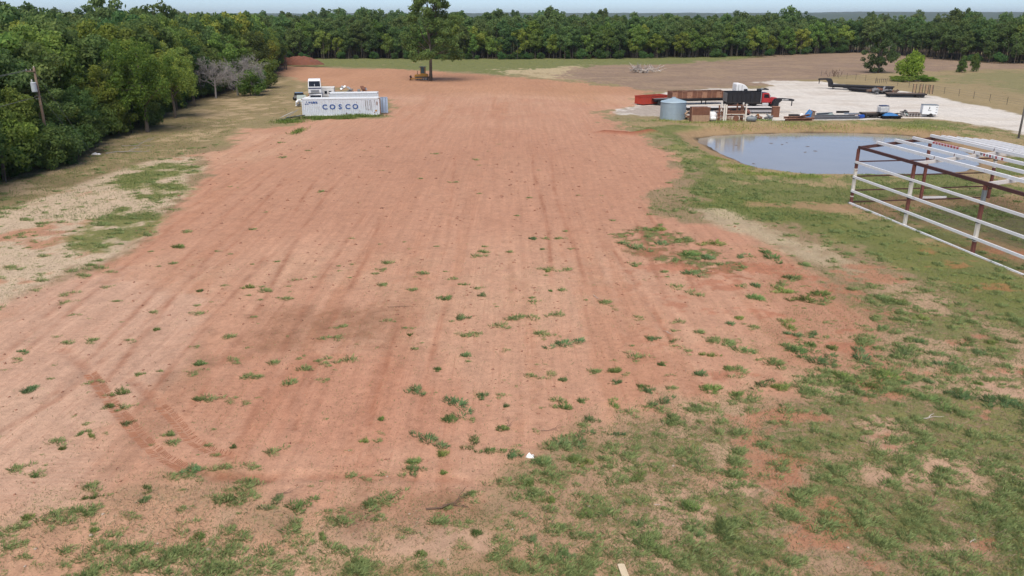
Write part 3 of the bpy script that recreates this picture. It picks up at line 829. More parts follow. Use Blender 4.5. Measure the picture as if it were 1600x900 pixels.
# individuals: the trees that show largest; the rest of the wood is one mass
vis = [s for s in spots if in_view(s[0] + 3 if s[0] < 0 else s[0] - 3, s[1])]
def shows(s):
    x, y, w, k = s
    return (1.0 / spx(y)) * {0: 3.0, 1: 1.6, 2: 1.2, 3: .9, 4: .6}.get(k, .3)
vis.sort(key=shows, reverse=True)
single = vis[:262]; sset = set(id(s) for s in single)
rest = [s for s in spots if id(s) not in sset and s[1] > 40]
LBL = {'L0': 'broadleaf tree leafed to the ground on the left wood\'s edge', 'L': 'broadleaf tree within the dense wood at left', 'B0': 'slender tree in the front row of the far wood', 'B': 'broadleaf tree behind the front row of the far wood'}
for j, s in enumerate(single):
    x, y, w, k = s
    key = w + ('0' if k == 0 else '')
    if w == 'L':
        kind = 'edge' if k == 0 else ('inner' if y < 190 else 'far')
        sc = rnd.uniform(.86, 1.06) if k == 0 else rnd.uniform(1.0, 1.22)
        if y < 100 and k == 0: sc *= .72
        if k == 0 and abs(y - 112) < 10: sc *= .8
    else:
        kind = 'far'; sc = rnd.uniform(.55, 1.0) if k == 0 else rnd.uniform(.78, 1.16)
    tt = tone(rnd); word = {1.75: 'yellowing ', 1.30: 'light green ', .72: 'dark green ', 1.0: 'mid green '}[tt[0]]
    plant(kind, rnd.randrange(5), 'broadleaf_tree', word + LBL[key], 'tree', x, y, sc * rnd.uniform(.95, 1.1), sc * rnd.uniform(.94, 1.08), rnd.uniform(0, 6.28), tt, word + {'L0': 'trees on the edge of the left wood', 'L': 'trees within the left wood', 'B0': 'trees in the front row of the far wood', 'B': 'trees behind the front row of the far wood'}[key])

# the deep wood: one mass of the same trees
def wood_mass(name, label, pts, src):
    me = bpy.data.meshes.new(name)
    P = np.array([(p[0], p[1], hz(p[0], p[1]) if p[1] < 345 else -.1) for p in pts], np.float32)
    me.vertices.add(len(P)); me.vertices.foreach_set('co', P.ravel())
    a = me.attributes.new('rot', 'FLOAT_VECTOR', 'POINT'); a.data.foreach_set('vector', np.array([(0, 0, p[2]) for p in pts], np.float32).ravel())
    a = me.attributes.new('siz', 'FLOAT_VECTOR', 'POINT'); a.data.foreach_set('vector', np.array([(p[3], p[3], p[4]) for p in pts], np.float32).ravel())
    a = me.attributes.new('which', 'INT', 'POINT'); a.data.foreach_set('value', np.array([p[5] for p in pts], np.int32))
    o = bpy.data.objects.new(name, me); link(o); tag(o, label, 'wood', kind='stuff')
    ng = bpy.data.node_groups.new('wood_mass', 'GeometryNodeTree')
    ng.interface.new_socket('Geometry', in_out='INPUT', socket_type='NodeSocketGeometry')
    ng.interface.new_socket('Geometry', in_out='OUTPUT', socket_type='NodeSocketGeometry')
    N, L = ng.nodes, ng.links
    gi = N.new('NodeGroupInput'); go = N.new('NodeGroupOutput')
    inst = N.new('GeometryNodeInstanceOnPoints')
    g2i = N.new('GeometryNodeGeometryToInstance')
    for s_ in reversed(src):
        jn = N.new('GeometryNodeJoinGeometry')
        for part in s_:
            oi = N.new('GeometryNodeObjectInfo'); oi.inputs[0].default_value = part; oi.transform_space = 'ORIGINAL'
            L.new(oi.outputs['Geometry'], jn.inputs[0])
        gg = N.new('GeometryNodeGeometryToInstance'); L.new(jn.outputs[0], gg.inputs[0]); L.new(gg.outputs[0], g2i.inputs[0])
    def na(n, ty):
        q = N.new('GeometryNodeInputNamedAttribute'); q.data_type = ty; q.inputs[0].default_value = n; return q.outputs[0]
    jj = N.new('GeometryNodeJoinGeometry')
    for l in list(g2i.inputs[0].links):
        L.new(l.from_node.outputs[0], jj.inputs[0])
    N.remove(g2i)
    L.new(gi.outputs[0], inst.inputs['Points']); L.new(jj.outputs[0], inst.inputs['Instance'])
    inst.inputs['Pick Instance'].default_value = True
    L.new(na('which', 'INT'), inst.inputs['Instance Index'])
    L.new(na('rot', 'FLOAT_VECTOR'), inst.inputs['Rotation']); L.new(na('siz', 'FLOAT_VECTOR'), inst.inputs['Scale'])
    L.new(inst.outputs[0], go.inputs[0])
    md = o.modifiers.new('wood', 'NODES'); md.node_group = ng
    return o
def find_src(kind, n):
    out = []
    for cm, tm in PROTO[kind][:n]:
        c = next((o for o in col.objects if o.data is cm), None)
        t = next((o for o in col.objects if o.data is tm), None)
        if c and t: out.append((c, t))
    return out
src = find_src('far', 5)
pts = []
for x, y, w, k in rest:
    sc = rnd.uniform(.88, 1.16)
    if w == 'L': sc *= 1.03
    if rnd.random() < .07 and k > 3: sc *= 1.22
    pts.append((x, y, rnd.uniform(0, 6.28), sc, sc * rnd.uniform(.93, 1.08), rnd.randrange(len(src))))
for k in range(420):      # sparser crowns deeper in
    x = rnd.uniform(-420, 480); y = rnd.uniform(400, 640)
    if 60 < x < 260 and rnd.random() < .85: continue
    sc = rnd.uniform(1.0, 1.28); pts.append((x, y, rnd.uniform(0, 6.28), sc, sc * (1.22 if rnd.random() < .25 else 1.02), rnd.randrange(len(src))))
wood_mass('deep_wood', 'deep mass of trees behind the edge of the woods', pts, src)

# shrubs along the left edge and the near corner
for (px, py, s, tn) in ((38, 272, 1.55, (1.3, 1.25, .8)), (75, 268, 1.05, (.9, 1.0, .9)), (8, 282, 1.5, (1.1, 1.1, .8)), (100, 258, 1.2, (.8, .9, .9)), (165, 218, 1.5, (1.0, 1.05, .85)), (190, 212, 1.3, (1.25, 1.2, .8)), (130, 238, 1.0, (.8, .9, .8)), (235, 200, 1.1, (.9, .95, .85)), (395, 150, 1.5, (1.3, 1.25, .85)), (415, 138, 1.9, (1.25, 1.2, .9)), (405, 145, 1.5, (1.0, 1.0, .9))):
    x, y = at(px, py)
    plant('shrub', int(px) % 4, 'leafy_shrub', 'leafy shrub spreading at the foot of the left wood', 'shrub', x - .8, y + 1, s, s * 1.15, px * .7, tn, 'shrubs along the left wood')
for k in range(40):       # undergrowth along the left edge
    y = 74 + 132 * (k / 40) ** 1.3; x = edge_x(y) - rnd.uniform(-.4, 1.6); s = rnd.uniform(.8, 1.5)
    plant('shrub', k % 4, 'leafy_shrub', 'dark undergrowth shrub between the stems of the left wood\'s edge', 'shrub', x, y, s, s * rnd.uniform(.8, 1.2), rnd.uniform(0, 6), (.75, .82, .75), 'undergrowth of the left wood')
for k in range(60):       # low thicket at the far wood's foot
    x = rnd.uniform(-105, 190); y = back_y(x) - rnd.uniform(-1.5, 1.2)
    s = rnd.uniform(.5, 1.3)
    plant('shrub', k % 4, 'edge_shrub', 'small dark shrub at the foot of the far wood', 'shrub', x, y, s, s, rnd.uniform(0, 6), (.7, .85, .8), 'shrubs along the far wood')

# trees that stand out
x, y = at(240, 214); plant('feathery', 0, 'feathery_tree', 'tall feathery yellowish green tree overhanging the left verge', 'tree', x - 3.0, y + 5, 1.02, 1.08, .4, (1.3, 1.2, .75))
x, y = at(290, 190); plant('feathery', 1, 'feathery_tree', 'olive feathery tree right of the tallest tree on the left verge', 'tree', x - 3.2, y + 4, .9, .86, 1.4, (1.5, 1.3, .85))
x, y = at(1425, 126); t = plant('shrub', 1, 'round_green_tree', 'bright green rounded tree alone beside the gravel yard', 'tree', x, y, 1.75, 2.35, .3, (1.7, 1.95, .95))
for px, py, s in ((1400, 126, .8), (1440, 127, 1.0), (1452, 127, .7), (1412, 127.5, .9)):
    x, y = at(px, py); plant('shrub', int(px) % 4, 'low_bush', 'low green bush under the bright green rounded tree', 'shrub', x, y, s * 1.3, s * .55, px, (1.5, 1.5, .9), 'bushes under the rounded tree')
x, y = at(1503, 113.5); plant('cedar', 0, 'cedar_tree', 'left of two small dark cedars by the pasture', 'tree', x, y, 1.0, .95, 0, (1.35, 1.35, 1.0))
x, y = at(1521, 112); plant('cedar', 1, 'cedar_tree', 'right taller of two small dark cedars by the pasture', 'tree', x, y, .95, 1.08, 1, (1.35, 1.35, 1.0))

def lone_tree(name, label, x, y, h, r, blobs, ncards, size, first, color, limbs=26, seed=1, shell=.45):
    rg = np.random.default_rng(seed)
    t = thing(name, label, 'tree', (x, y, hz(x, y) - .05))
    v, q = cards(rg, blobs, ncards, size, shell=shell)
    me = np_mesh('crown', v, quads=q); me.materials.append(MATS['leaf_green'])
    c = mobj('crown', me, None, t); c.color = (*color, 1)
    trunk_mesh(rg, h, r, blobs, limbs, first, nseg=9).build('trunk', 'bark', t, smooth=True)
    return t
rg = np.random.default_rng(7); bl = []
for k in range(130):       # the tall oval tree by the bulldozer
    z = 5.6 + 16.7 * rg.random() ** 1.15; t_ = (z - 5.8) / 16.5
    w = 7.2 * (math.sin(math.pi * min(1, .30 + .66 * t_)) ** .75) + .4
    a = rg.random() * 6.28; q = rg.random() ** .42
    bl.append((w * q * math.cos(a) + .9, w * q * math.sin(a), z, .6 + .8 * rg.random(), .85))
xt, yt = at(673, 126)
lone_tree('shade_tree', 'tall single tree in the open standing over the bulldozer', xt, yt, 20.5, .38, bl, 25000, .225, 5.2, (1.0, 1.0, .9), 34, 7)
rg = np.random.default_rng(8); bl = []
for k in range(52):
    z = 2.2 + 9.2 * rg.random(); w = 4.9 * math.sin(math.pi * min(1, .22 + .70 * (z - 2.2) / 9.2)) + .3
    a = rg.random() * 6.28; q = rg.random() ** .42
    bl.append((w * q * math.cos(a), w * q * math.sin(a), z, .55 + .8 * rg.random(), .8))
bl += [(rg.normal() * .9, rg.normal() * .9, .6 + .5 * rg.random(), .7, .8) for k in range(5)]
x, y = at(1372, 114)
lone_tree('field_tree', 'dark spreading tree in the ploughed field left of the rounded tree', x, y, 10.5, .26, bl, 6200, .26, 1.6, (.68, .76, .85), 22, 9)

def branchy(m, p, d, L, r, depth, rg, spread=.75, up=.12, nchild=3, minr=.008):
    p = np.array(p, float); d = np.array(d, float)
    q = p + d * L; mid = p + d * L * .5 + rg.normal(size=3) * L * .06
    m.tube([p, mid, q], [r, r * .8, r * .55], 4 if r > .02 else 3, cap=False)
    if depth == 0: return
    for k in range(nchild):
        e = d + rg.normal(size=3) * spread + np.array([0, 0, up]); e /= np.linalg.norm(e)
        t = .45 + .55 * rg.random()
        branchy(m, p + d * L * t, e, L * (.55 + .3 * rg.random()), max(minr, r * .58), depth - 1, rg, spread, up, nchild, minr)
def dead_tree(name, label, x, y, h, seed, lean=(0, 0), rz=0):
    rg = np.random.default_rng(seed); m = MB()
    t = thing(name, label, 'tree', (x, y, hz(x, y) - .05), rz)
    m.tube([(0, 0, 0), (.1, 0, h * .3), (lean[0] * .3, 0, h * .5)], [.2, .16, .13], 6, cap=False)
    m.build('trunk', 'deadwood', t)
    b = MB()
    for k in range(10):
        a = rg.random() * 6.28; e = np.array([math.cos(a) + lean[0] * .25, math.sin(a) * .9, .35 + .5 * rg.random()]); e /= np.linalg.norm(e)
        branchy(b, (lean[0] * .2, 0, h * (.25 + .25 * rg.random())), e, h * .28, .07, 5, rg, .5, -.03, 3, .016)
    b.build('bare_branches', 'deadwood', t)
    return t
x, y = at(372, 152); dead_tree('dead_tree', 'leafless grey tree with drooping bare twigs on the left verge', x - 1.2, y + 3.5, 8.6, 3, (1.5, 0))
x, y = at(352, 158); dead_tree('dead_tree', 'smaller leafless grey tree in the gap left of the larger bare tree', x - 3.5, y + 5, 7.6, 4, (.5, 0))

# fallen branches and brush
def fallen(name, label, px, py, L, ang, seed, material, r=.035, depth=2, cat='branch', flat=.25, group=None):
    rg = np.random.default_rng(seed); x, y = at(px, py); m = MB()
    branchy(m, (0, 0, .05), np.array([1, 0, .02]), L * .5, r, depth, rg, .5, 0, 2, r * .3)
    m.v = [(v[0], v[1], abs(v[2]) * flat + .02) for v in m.v]
    o = m.build(name, material); o.location = (x, y, hz(x, y)); o.rotation_euler = (0, 0, ang)
    return tag(o, label, cat, group)
fallen('dead_branch', 'forked dark dead branch lying on the damp dirt', 665, 795, 1.6, R(20), 3, 'twig_brown', .05, 3, flat=.5)
fallen('dead_branch', 'pale curved dead stick lying in the grass at right', 1434, 657, 1.5, R(14), 5, 'driftwood', .035, 1)
fallen('dead_branch', 'thin brown stick beside the weeds left of the white litter', 775, 672, 1.5, R(35), 6, 'twig_brown', .02, 2)
fallen('dead_branch', 'thin brown stick on bare dirt above the long weed clump', 845, 672, 1.3, R(18), 8, 'twig_brown', .02, 1)
fallen('dead_branch', 'short pale stick on the grader streaks in mid field', 1048, 520, .8, R(120), 7, 'driftwood', .02, 1)
fallen('dead_branch', 'short pale stick near the top of the mid field streaks', 935, 466, .8, R(110), 9, 'driftwood', .02, 1)
fallen('dead_branch', 'thin dark stick above the darker brown patch', 605, 478, 1.6, R(10), 10, 'twig_brown', .025, 1)
fallen('dead_branch', 'pale straw stalk lying at the lower right', 1515, 850, .6, R(30), 11, 'driftwood', .015, 1)
fallen('dead_branch', 'pale straight stick right of the plank in the foreground grass', 1022, 788, .4, R(0), 12, 'driftwood', .015, 0)
fallen('dead_branch', 'fallen grey limb under the trees on the left verge', 165, 240, 4.5, R(40), 21, 'deadwood', .09, 3, flat=.6)
fallen('dead_branch', 'pale fallen limb at the foot of the left wood', 190, 228, 4.0, R(10), 22, 'deadwood', .07, 3, flat=.6)
fallen('dead_branch', 'thin dark stick left of the damp branch by the foreground grass', 430, 770, 1.0, R(15), 31, 'twig_brown', .02, 2)

x, y = at(1003, 113); t = thing('brush_pile', 'pile of bleached grey dead limbs in the ploughed field', 'brush pile', (x, y, hz(x, y)))
rg = np.random.default_rng(31)
for k in range(34):
    m = MB(); a = rg.random() * 6.28; e = np.array([math.cos(a), math.sin(a), .10 + .35 * rg.random()])
    branchy(m, (rg.normal() * 1.9, rg.normal() * 1.0, .1 + .7 * rg.random()), e / np.linalg.norm(e), 1.3 + rg.random(), .13, 2, rg, .5, .1, 2, .06)
    m.build('limb', 'driftwood' if k % 3 else 'deadwood', t)
x, y = at(1300, 119); t = thing('brush_pile', 'small dark brush heap by the fence left of the field tree', 'brush pile', (x, y, hz(x, y)))
for k in range(9):
    m = MB(); e = np.array([rg.normal() * .3, rg.normal() * .3, 1]); branchy(m, (rg.uniform(-2.6, 2.6), rg.normal() * .4, 0), e / np.linalg.norm(e), 1.0, .06, 2, rg, .5, .1, 2, .03)
    m.build('limb', 'twig_brown', t)

# red earth heap behind the left wood's end
x, y = at(455, 101); hb = []
rg = np.random.default_rng(41); n1, n2 = 60, 30
uu, vv_ = np.meshgrid(np.linspace(-1, 1, n1), np.linspace(-1, 1, n2))
zz = np.clip(1 - uu ** 2 - vv_ ** 2, 0, 1) ** .6 * (2.0 + 3.6 * (fbm(uu * 3.6 + 5, vv_ * 2.4, 4, 5, .6) - .45)) - .05
zz = np.where(zz < 0, -.05, zz)
V = np.stack([uu.ravel() * 11, vv_.ravel() * 5, zz.ravel()], -1); ii = np.arange(n1 * n2).reshape(n2, n1)
q = np.stack([ii[:-1, :-1], ii[:-1, 1:], ii[1:, 1:], ii[1:, :-1]], -1).reshape(-1, 4)
me = np_mesh('earth_heap', V, quads=q); mat('red_earth', lin(132, 84, 66), .95, var=.3, scale=1.2, bump=.6)
o = mobj('earth_heap', me, 'red_earth', loc=(x, y, hz(x, y) - .05)); tag(o, 'heap of dark red earth beyond the left wood\'s end', 'earth heap')

# ---------------------------------------------------------------- weeds and grass
def blades(rg, n, R_, L_, w_, lean=1.0):
    a = rg.random(n) * 6.2832; rr = R_ * np.sqrt(rg.random(n))
    bx, by = rr * np.cos(a), rr * np.sin(a)
    aa = a + rg.normal(size=n) * .7; ln = L_ * (.5 + .7 * rg.random(n)); tilt = np.clip(rg.normal(.98, .30, n) * lean, .05, 1.45)
    tx, ty, tz = np.cos(aa) * np.sin(tilt) * ln, np.sin(aa) * np.sin(tilt) * ln, np.cos(tilt) * ln
    w = w_ * (.6 + .8 * rg.random(n)); px, py = -np.sin(aa) * w, np.cos(aa) * w
    z0 = np.zeros(n) - .01
    v = np.stack([np.stack([bx - px, by - py, z0], -1), np.stack([bx + px, by + py, z0], -1), np.stack([bx + tx * .55 + px * .6, by + ty * .55 + py * .6, tz * .72], -1), np.stack([bx + tx, by + ty, tz], -1)], 1)
    return v      # n,4,3  -> one quad, tip narrow
WEED = []
for i in range(8):
    rg = np.random.default_rng(300 + i)
    subs = [blades(rg, 90, .24, .24, .012)]
    for k in range(4):
        s = blades(rg, 45, .16, .20, .012); s[:, :, 0] += rg.normal() * .28; s[:, :, 1] += rg.normal() * .22; subs.append(s)
    v = np.concatenate(subs).reshape(-1, 3)
    me = np_mesh('weed_clump', v, quads=np.arange(len(v)).reshape(-1, 4)); me.materials.append(MATS['leaf_weed']); WEED.append((me, v.reshape(-1, 4, 3)))
WEEDS = '''45 606 35;190 610 30;170 630 22;195 656 20;126 673 16;143 678 14;98 697 14;52 740 18;310 620 26;265 675 20;300 728 38;362 695 12;230 757 20;145 772 20;45 805 25;148 825 22;225 777 25;355 775 35;310 835 30
650 603 34;715 627 52;668 683 50;705 652 32;690 705 30;646 717 32;645 730 30;693 736 15;757 614 22;740 686 32;765 702 32;783 668 26;790 631 15;595 651 16;570 685 15;576 783 26;460 785 46;430 780 32;504 837 20;655 863 25;745 830 28;736 768 20
882 632 32;908 623 22;920 650 26;958 630 24;1035 624 34;1110 608 46;1150 616 32;1088 634 30;1050 650 40;1012 608 24;875 685 50;905 683 40;963 675 18;848 717 42;825 755 32;895 715 24;800 710 27;860 780 25;920 720 26;1000 740 40;1008 850 52;915 800 35;995 815 30;1080 790 40;1090 830 40;830 840 30;880 860 30;1130 830 50
992 383 45;1035 378 32;1075 395 45;1105 401 38;1080 425 40;1030 355 30;1120 380 40;1157 398 22;1205 400 46;1240 433 36;1255 412 30;1180 465 42;1225 455 32;1280 460 46;1260 470 40;1230 510 34;1245 525 26;1155 497 20;1142 505 20;1265 540 27;1245 550 46;1210 568 40;1275 565 52;1155 545 42;1110 553 22;1140 575 24;1095 582 30;960 577 30;965 595 18;1033 567 16;1015 525 22;1050 531 17
1345 560 52;1378 513 24;1380 466 40;1400 472 40;1440 499 26;1435 535 24;1405 553 42;1465 555 36;1465 570 27;1385 590 56;1410 600 27;1450 597 27;1315 592 52;1360 605 32;1500 575 32;1515 535 30;1580 535 30;1547 537 24;1530 553 32;1527 600 20;1540 625 46;1500 620 42;1575 628 46;1450 625 42;1270 523 20
831 369 18;855 421 12;847 386 10;720 494 26;697 463 28;750 458 16;808 492 38;880 535 46;880 590 18;728 550 24;278 383 30;390 447 20;312 565 24;215 580 14;35 547 16;725 440 12;312 453 14;245 512 16;860 452 10;640 520 10;683 573 16;1000 600 18;1330 610 40;1190 600 34;1220 605 34;1300 545 26;1180 445 28;1440 362 24;1553 409 26'''
kk = 0
for ent in WEEDS.replace('\n', ';').split(';'):
    px, py, w = map(float, ent.split()); x, y = at(px, py + 2)
    wid = w * spx(y); s = wid / .95
    o = bpy.data.objects.new('weed_clump', WEED[kk % 8][0]); kk += 1
    o.location = (x, y, hz(x, y)); o.rotation_euler = (0, 0, rnd.uniform(0, 6.28)); o.scale = (s, s * .8, min(1.15, .55 + .45 * s))
    tn = rnd.choice([(1, 1, 1), (.85, .95, 1.05), (.78, .9, .95), (1.1, 1.1, .85), (.9, 1.0, .9), (.8, .85, .7)]); o.color = (*tn, 1)
    link(o)
    right = px > 1160; fore = py > 690
    if fore: tag(o, 'low green weed clump in the patchy foreground', 'weed', 'weed clumps in the foreground')
    elif right: tag(o, 'low bluish green weed clump on the eroded slope at right', 'weed', 'weed clumps on the right slope')
    else: tag(o, 'low green weed clump rooted in the bare red dirt', 'weed', 'weed clumps on the red dirt')

def scatter_mass(name, label, cat, n_try, box, prob, maker, material, seed, color=(1, 1, 1)):
    rg = np.random.default_rng(seed)
    u = rg.random(n_try); x0, x1, y0, y1 = box
    y = y0 * (y1 / y0) ** rg.random(n_try)
    half = (y * _c + 14 * _s) * .72
    x = (rg.random(n_try) * 2 - 1) * half
    C, veg, zn, w1, w2 = near_fields(x, y)
    keep = rg.random(n_try) < prob(x, y, veg, zn, w1, w2)
    keep &= pond_sd(x, y) < -1.0
    x, y = x[keep], y[keep]; z = height(x, y)
    v = maker(rg, x, y, z).reshape(-1, 3)
    me = np_mesh(name, v, quads=np.arange(len(v)).reshape(-1, 4))
    o = mobj(name, me, material); o.color = (*color, 1)
    tag(o, label, cat, kind='stuff'); return o
def clump_maker(smin, smax, frac):
    def f(rg, x, y, z):
        out = []
        for i in range(len(x)):
            b = WEED[rg.integers(8)][1]; k = rg.choice(len(b), int(len(b) * frac), replace=False)
            s = smin + (smax - smin) * rg.random() ** 2.2; a = rg.random() * 6.28; ca, sa = math.cos(a), math.sin(a)
            q = b[k] * s; o = np.empty_like(q); o[:, :, 0] = q[:, :, 0] * ca - q[:, :, 1] * sa + x[i]; o[:, :, 1] = (q[:, :, 0] * sa + q[:, :, 1] * ca) * .8 + y[i]; o[:, :, 2] = q[:, :, 2] * min(1, .5 + .5 * s) / max(s, .4) * s + z[i]
            out.append(o)
        return np.concatenate(out)
    return f
def blade_maker(L_, w_):
    def f(rg, x, y, z):
        n = len(x); v = blades(rg, n, 0.0, L_, w_, 1.0)
        v += np.stack([x, y, z], -1)[:, None, :]
        return v
    return f
scatter_mass('weeds', 'scattered small weeds over the field and its edges', 'weeds', 22000, (0, 0, 17, 100), lambda x, y, v, z, a, b: np.clip((v - .08) * 1.4 + sstep(2, 16, x) * sstep(44, 34, y) * .25 + .07 * (y < 62), .05, .95) * np.where((z == 1) & (v < .4), .5, 1) * (.25 + .75 * sstep(-.12, .1, b + .4 * a)), clump_maker(.14, 1.15, .55), 'leaf_weed', 71)
leaf_mat('leaf_turf', (.16, .22, .09), (.34, .37, .17), .4)
scatter_mass('turf_grass', 'short patchy turf grass in the foreground', 'grass', 1150000, (0, 0, 16.5, 66), lambda x, y, v, z, a, b: np.clip((v - .12) * 1.05, 0, 1) * (.25 + .7 * sstep(-.2, .04, b + .3 * a)), blade_maker(.105, .0075), 'leaf_turf', 72)
scatter_mass('field_grass', 'thin grass over the pond banks, verges and lawn', 'grass', 420000, (0, 0, 60, 125), lambda x, y, v, z, a, b: np.clip((v - .2) * 1.6, 0, 1) * np.where((z == 1) & (v < .5) | (z == 3), 0, 1) * (.3 + .7 * sstep(-.18, .06, b + .4 * a)), blade_maker(.2, .016), 'leaf_turf', 78, (.95, 1.0, .8))
leaf_mat('leaf_straw', (.20, .16, .10), (.36, .30, .20), .1)
scatter_mass('dry_straw', 'dry straw stalks lying in the foreground grass', 'straw', 150000, (0, 0, 16.5, 50), lambda x, y, v, z, a, b: np.where(z == 1, .04, .5) * sstep(-.1, .1, a - b), blade_maker(.16, .006), 'leaf_straw', 73)
scatter_mass('meadow_grass', 'coarse meadow grass on the verges and far strips', 'grass', 30000, (0, 0, 62, 330), lambda x, y, v, z, a, b: np.clip((v - .22) * 1.5, 0, 1) * np.where((z == 1) | (z == 3), 0, 1) * (.25 + .75 * sstep(-.12, .08, b + .5 * a)), clump_maker(.35, 1.3, .07), 'leaf_turf', 74, (.9, 1.0, .8))
scatter_mass('seedlings', 'tiny weed sprigs dotted over the bare dirt', 'weeds', 9000, (0, 0, 18, 120), lambda x, y, v, z, a, b: np.where(z == 1, .45, .2) * sstep(-.1, .12, a + b), clump_maker(.08, .26, .14), 'leaf_weed', 75, (.75, .8, .7))
# clods of earth
def clods():
    rg = np.random.default_rng(76); n = 15000
    y = 17 * (110 / 17) ** rg.random(n); x = (rg.random(n) * 2 - 1) * (y * _c + 14 * _s) * .7
    C, veg, zn, w1, w2 = near_fields(x, y); keep = (zn == 1) & (rg.random(n) < .25 + 2.2 * np.clip(w1 + w2, 0, .4)); x = x[keep]; y = y[keep]; z = height(x, y); n = len(x)
    o8 = np.array([(1, 0, 0), (-1, 0, 0), (0, 1, 0), (0, -1, 0), (0, 0, 1), (0, 0, -1)], float)
    t8 = np.array([(0, 2, 4), (2, 1, 4), (1, 3, 4), (3, 0, 4), (2, 0, 5), (1, 2, 5), (3, 1, 5), (0, 3, 5)])
    s = (.018 + .05 * rg.random(n) ** 3) * np.clip(y / 26, 1, 2.6)
    V = o8[None] * s[:, None, None] * (.6 + .8 * rg.random((n, 6, 1))) * np.array([1, 1, .6]); V += rg.normal(size=(n, 6, 3)) * s[:, None, None] * .2
    V += np.stack([x, y, z], -1)[:, None, :]
    T = (np.arange(n)[:, None, None] * 6 + t8[None]).reshape(-1, 3)
    mat('clod_earth', lin(168, 122, 98), .95, var=.25, scale=3)
    tag(mobj('clods', np_mesh('clods', V.reshape(-1, 3), tris=T), 'clod_earth'), 'loose clods of earth strewn over the dirt field', 'clods', kind='stuff')
clods()
# tyre tracks pressed into the soft dirt: rows of lug bars
mat('track_earth', lin(166, 114, 86), .95, var=.22, scale=5)
def lug_track(label, line, wid, step, seed):
    rg = np.random.default_rng(seed); m = MB(); P = np.array(line, float)
    seg = np.hypot(*(P[1:] - P[:-1]).T); cum = np.concatenate([[0], np.cumsum(seg)]); s = 0.0
    pts = []
    while s < cum[-1]: pts.append((np.interp(s, cum, P[:, 0]), np.interp(s, cum, P[:, 1]))); s += step
    for _ in range(6): pts = [pts[0]] + [tuple((np.array(pts[i - 1]) + 2 * np.array(pts[i]) + np.array(pts[i + 1])) / 4) for i in range(1, len(pts) - 1)] + [pts[-1]]
    for i in range(1, len(pts) - 1):
        d = np.array(pts[i + 1]) - np.array(pts[i - 1]); d /= np.linalg.norm(d); nn = np.array([-d[1], d[0]])
        for sd in (-1, 1):
            if rg.random() < .28: continue
            a = np.array(pts[i]) + nn * sd * .03 + d * rg.normal() * .012; b = np.array(pts[i]) + nn * sd * wid * (.45 + .1 * rg.random()) - d * step * .8
            za, zb = hz(*a), hz(*b); w = step * (.24 + .1 * rg.random())
            q = [(*(a - d * w), za - .01), (*(a + d * w), za - .01), (*(b + d * w), zb - .01), (*(b - d * w), zb - .01), (*(a), za + .016), (*(b), zb + .016)]
            m.add(q, [(0, 4, 5, 3), (1, 2, 5, 4), (0, 1, 4), (2, 3, 5)])
    tag(m.build('tyre_track', 'track_earth'), label, 'tyre track', kind='structure')
lug_track('curved tyre track sweeping through the lower left dirt', L_TRACK1[1:6], .55, .095, 1)
lug_track('shorter curved tyre track right of the long one', L_TRACK2[1:], .5, .095, 2)
# tall grass round the container, bin and pond
def tall_grass(name, label, pts, seed, n, L_, w_, color):
    rg = np.random.default_rng(seed); out = []
    for px, py, wpx, dpy in pts:
        x, y = at(px, py); s = spx(y); k = int(n * wpx / 20)
        xs = x + rg.normal(size=k) * wpx * s * .28; ys = y + rg.normal(size=k) * dpy
        v = blades(rg, k, 0, L_, w_, .6) ; v += np.stack([xs, ys, height(xs, ys)], -1)[:, None, :]; out.append(v)
    v = np.concatenate(out).reshape(-1, 3); me = np_mesh(name, v, quads=np.arange(len(v)).reshape(-1, 4))
    o = mobj(name, me, 'leaf_weed'); o.color = (*color, 1); tag(o, label, 'grass', kind='stuff')
tall_grass('tall_grass', 'tall grass along the container\'s foot', [(500, 184, 60, .5), (560, 182, 60, .5), (500, 185.5, 20, .4), (540, 185, 26, .4), (450, 190, 40, 1.0), (465, 206, 14, 1.5)], 81, 330, .55, .03, (1.0, 1.05, .7))
tall_grass('tall_grass', 'tall grass round the galvanised bin and scrap', [(1040, 188.5, 30, .8), (1075, 192, 40, .8), (1130, 194.5, 60, .6), (1190, 190, 30, .8)], 82, 130, .35, .025, (1.15, 1.0, .75))
tall_grass('tall_grass', 'ragged green grass along the pond\'s far bank', [(1150, 198, 80, .8), (1300, 197, 100, .8), (1420, 200, 70, .8), (1460, 203, 40, 1.5), (1230, 196, 60, .8)], 83, 120, .3, .025, (1.05, 1.05, .75))
tall_grass('tall_grass', 'ragged green grass along the pond\'s near bank', [(1150, 262, 50, .8), (1200, 274, 60, .5), (1260, 278, 70, .4), (1120, 248, 40, .8), (1165, 272, 30, .8)], 84, 200, .25, .02, (1.1, 1.15, .8))

# ================================================================== BUILT THINGS
mat('white_paint', (.74, .76, .78), .55, var=.07, scale=1.5, rust=.12, rustcol=(.25, .12, .07), dirt=.12)
mat('container_white', (.62, .68, .74), .55, var=.08, scale=1.2, rust=.24, rustcol=(.24, .12, .08), dirt=.3, rscale=2.6)
mat('container_roof', (.74, .77, .78), .5, var=.06, scale=1.2, rust=.1, dirt=.1)
mat('container_door', (.36, .46, .60), .5, var=.1, scale=2, rust=.1)
mat('container_dark', (.03, .028, .028), .8)
mat('rusty_edge', (.16, .085, .055), .85, var=.4, scale=6)
mat('blue_letter', lin(52, 92, 160, 1.3), .6, var=.25, scale=6)
mat('stain', (.13, .10, .09), .9, var=.3)
mat('black_paint', (.008, .008, .010), .5, var=.3, scale=4, dirt=.03)
mat('black_worn', (.02, .019, .019), .7, var=.4, scale=3, rust=.15, dirt=.1)
mat('tyre', (.022, .021, .021), .9, var=.2)
mat('rim_grey', (.35, .35, .36), .45, metal=.4, var=.2)
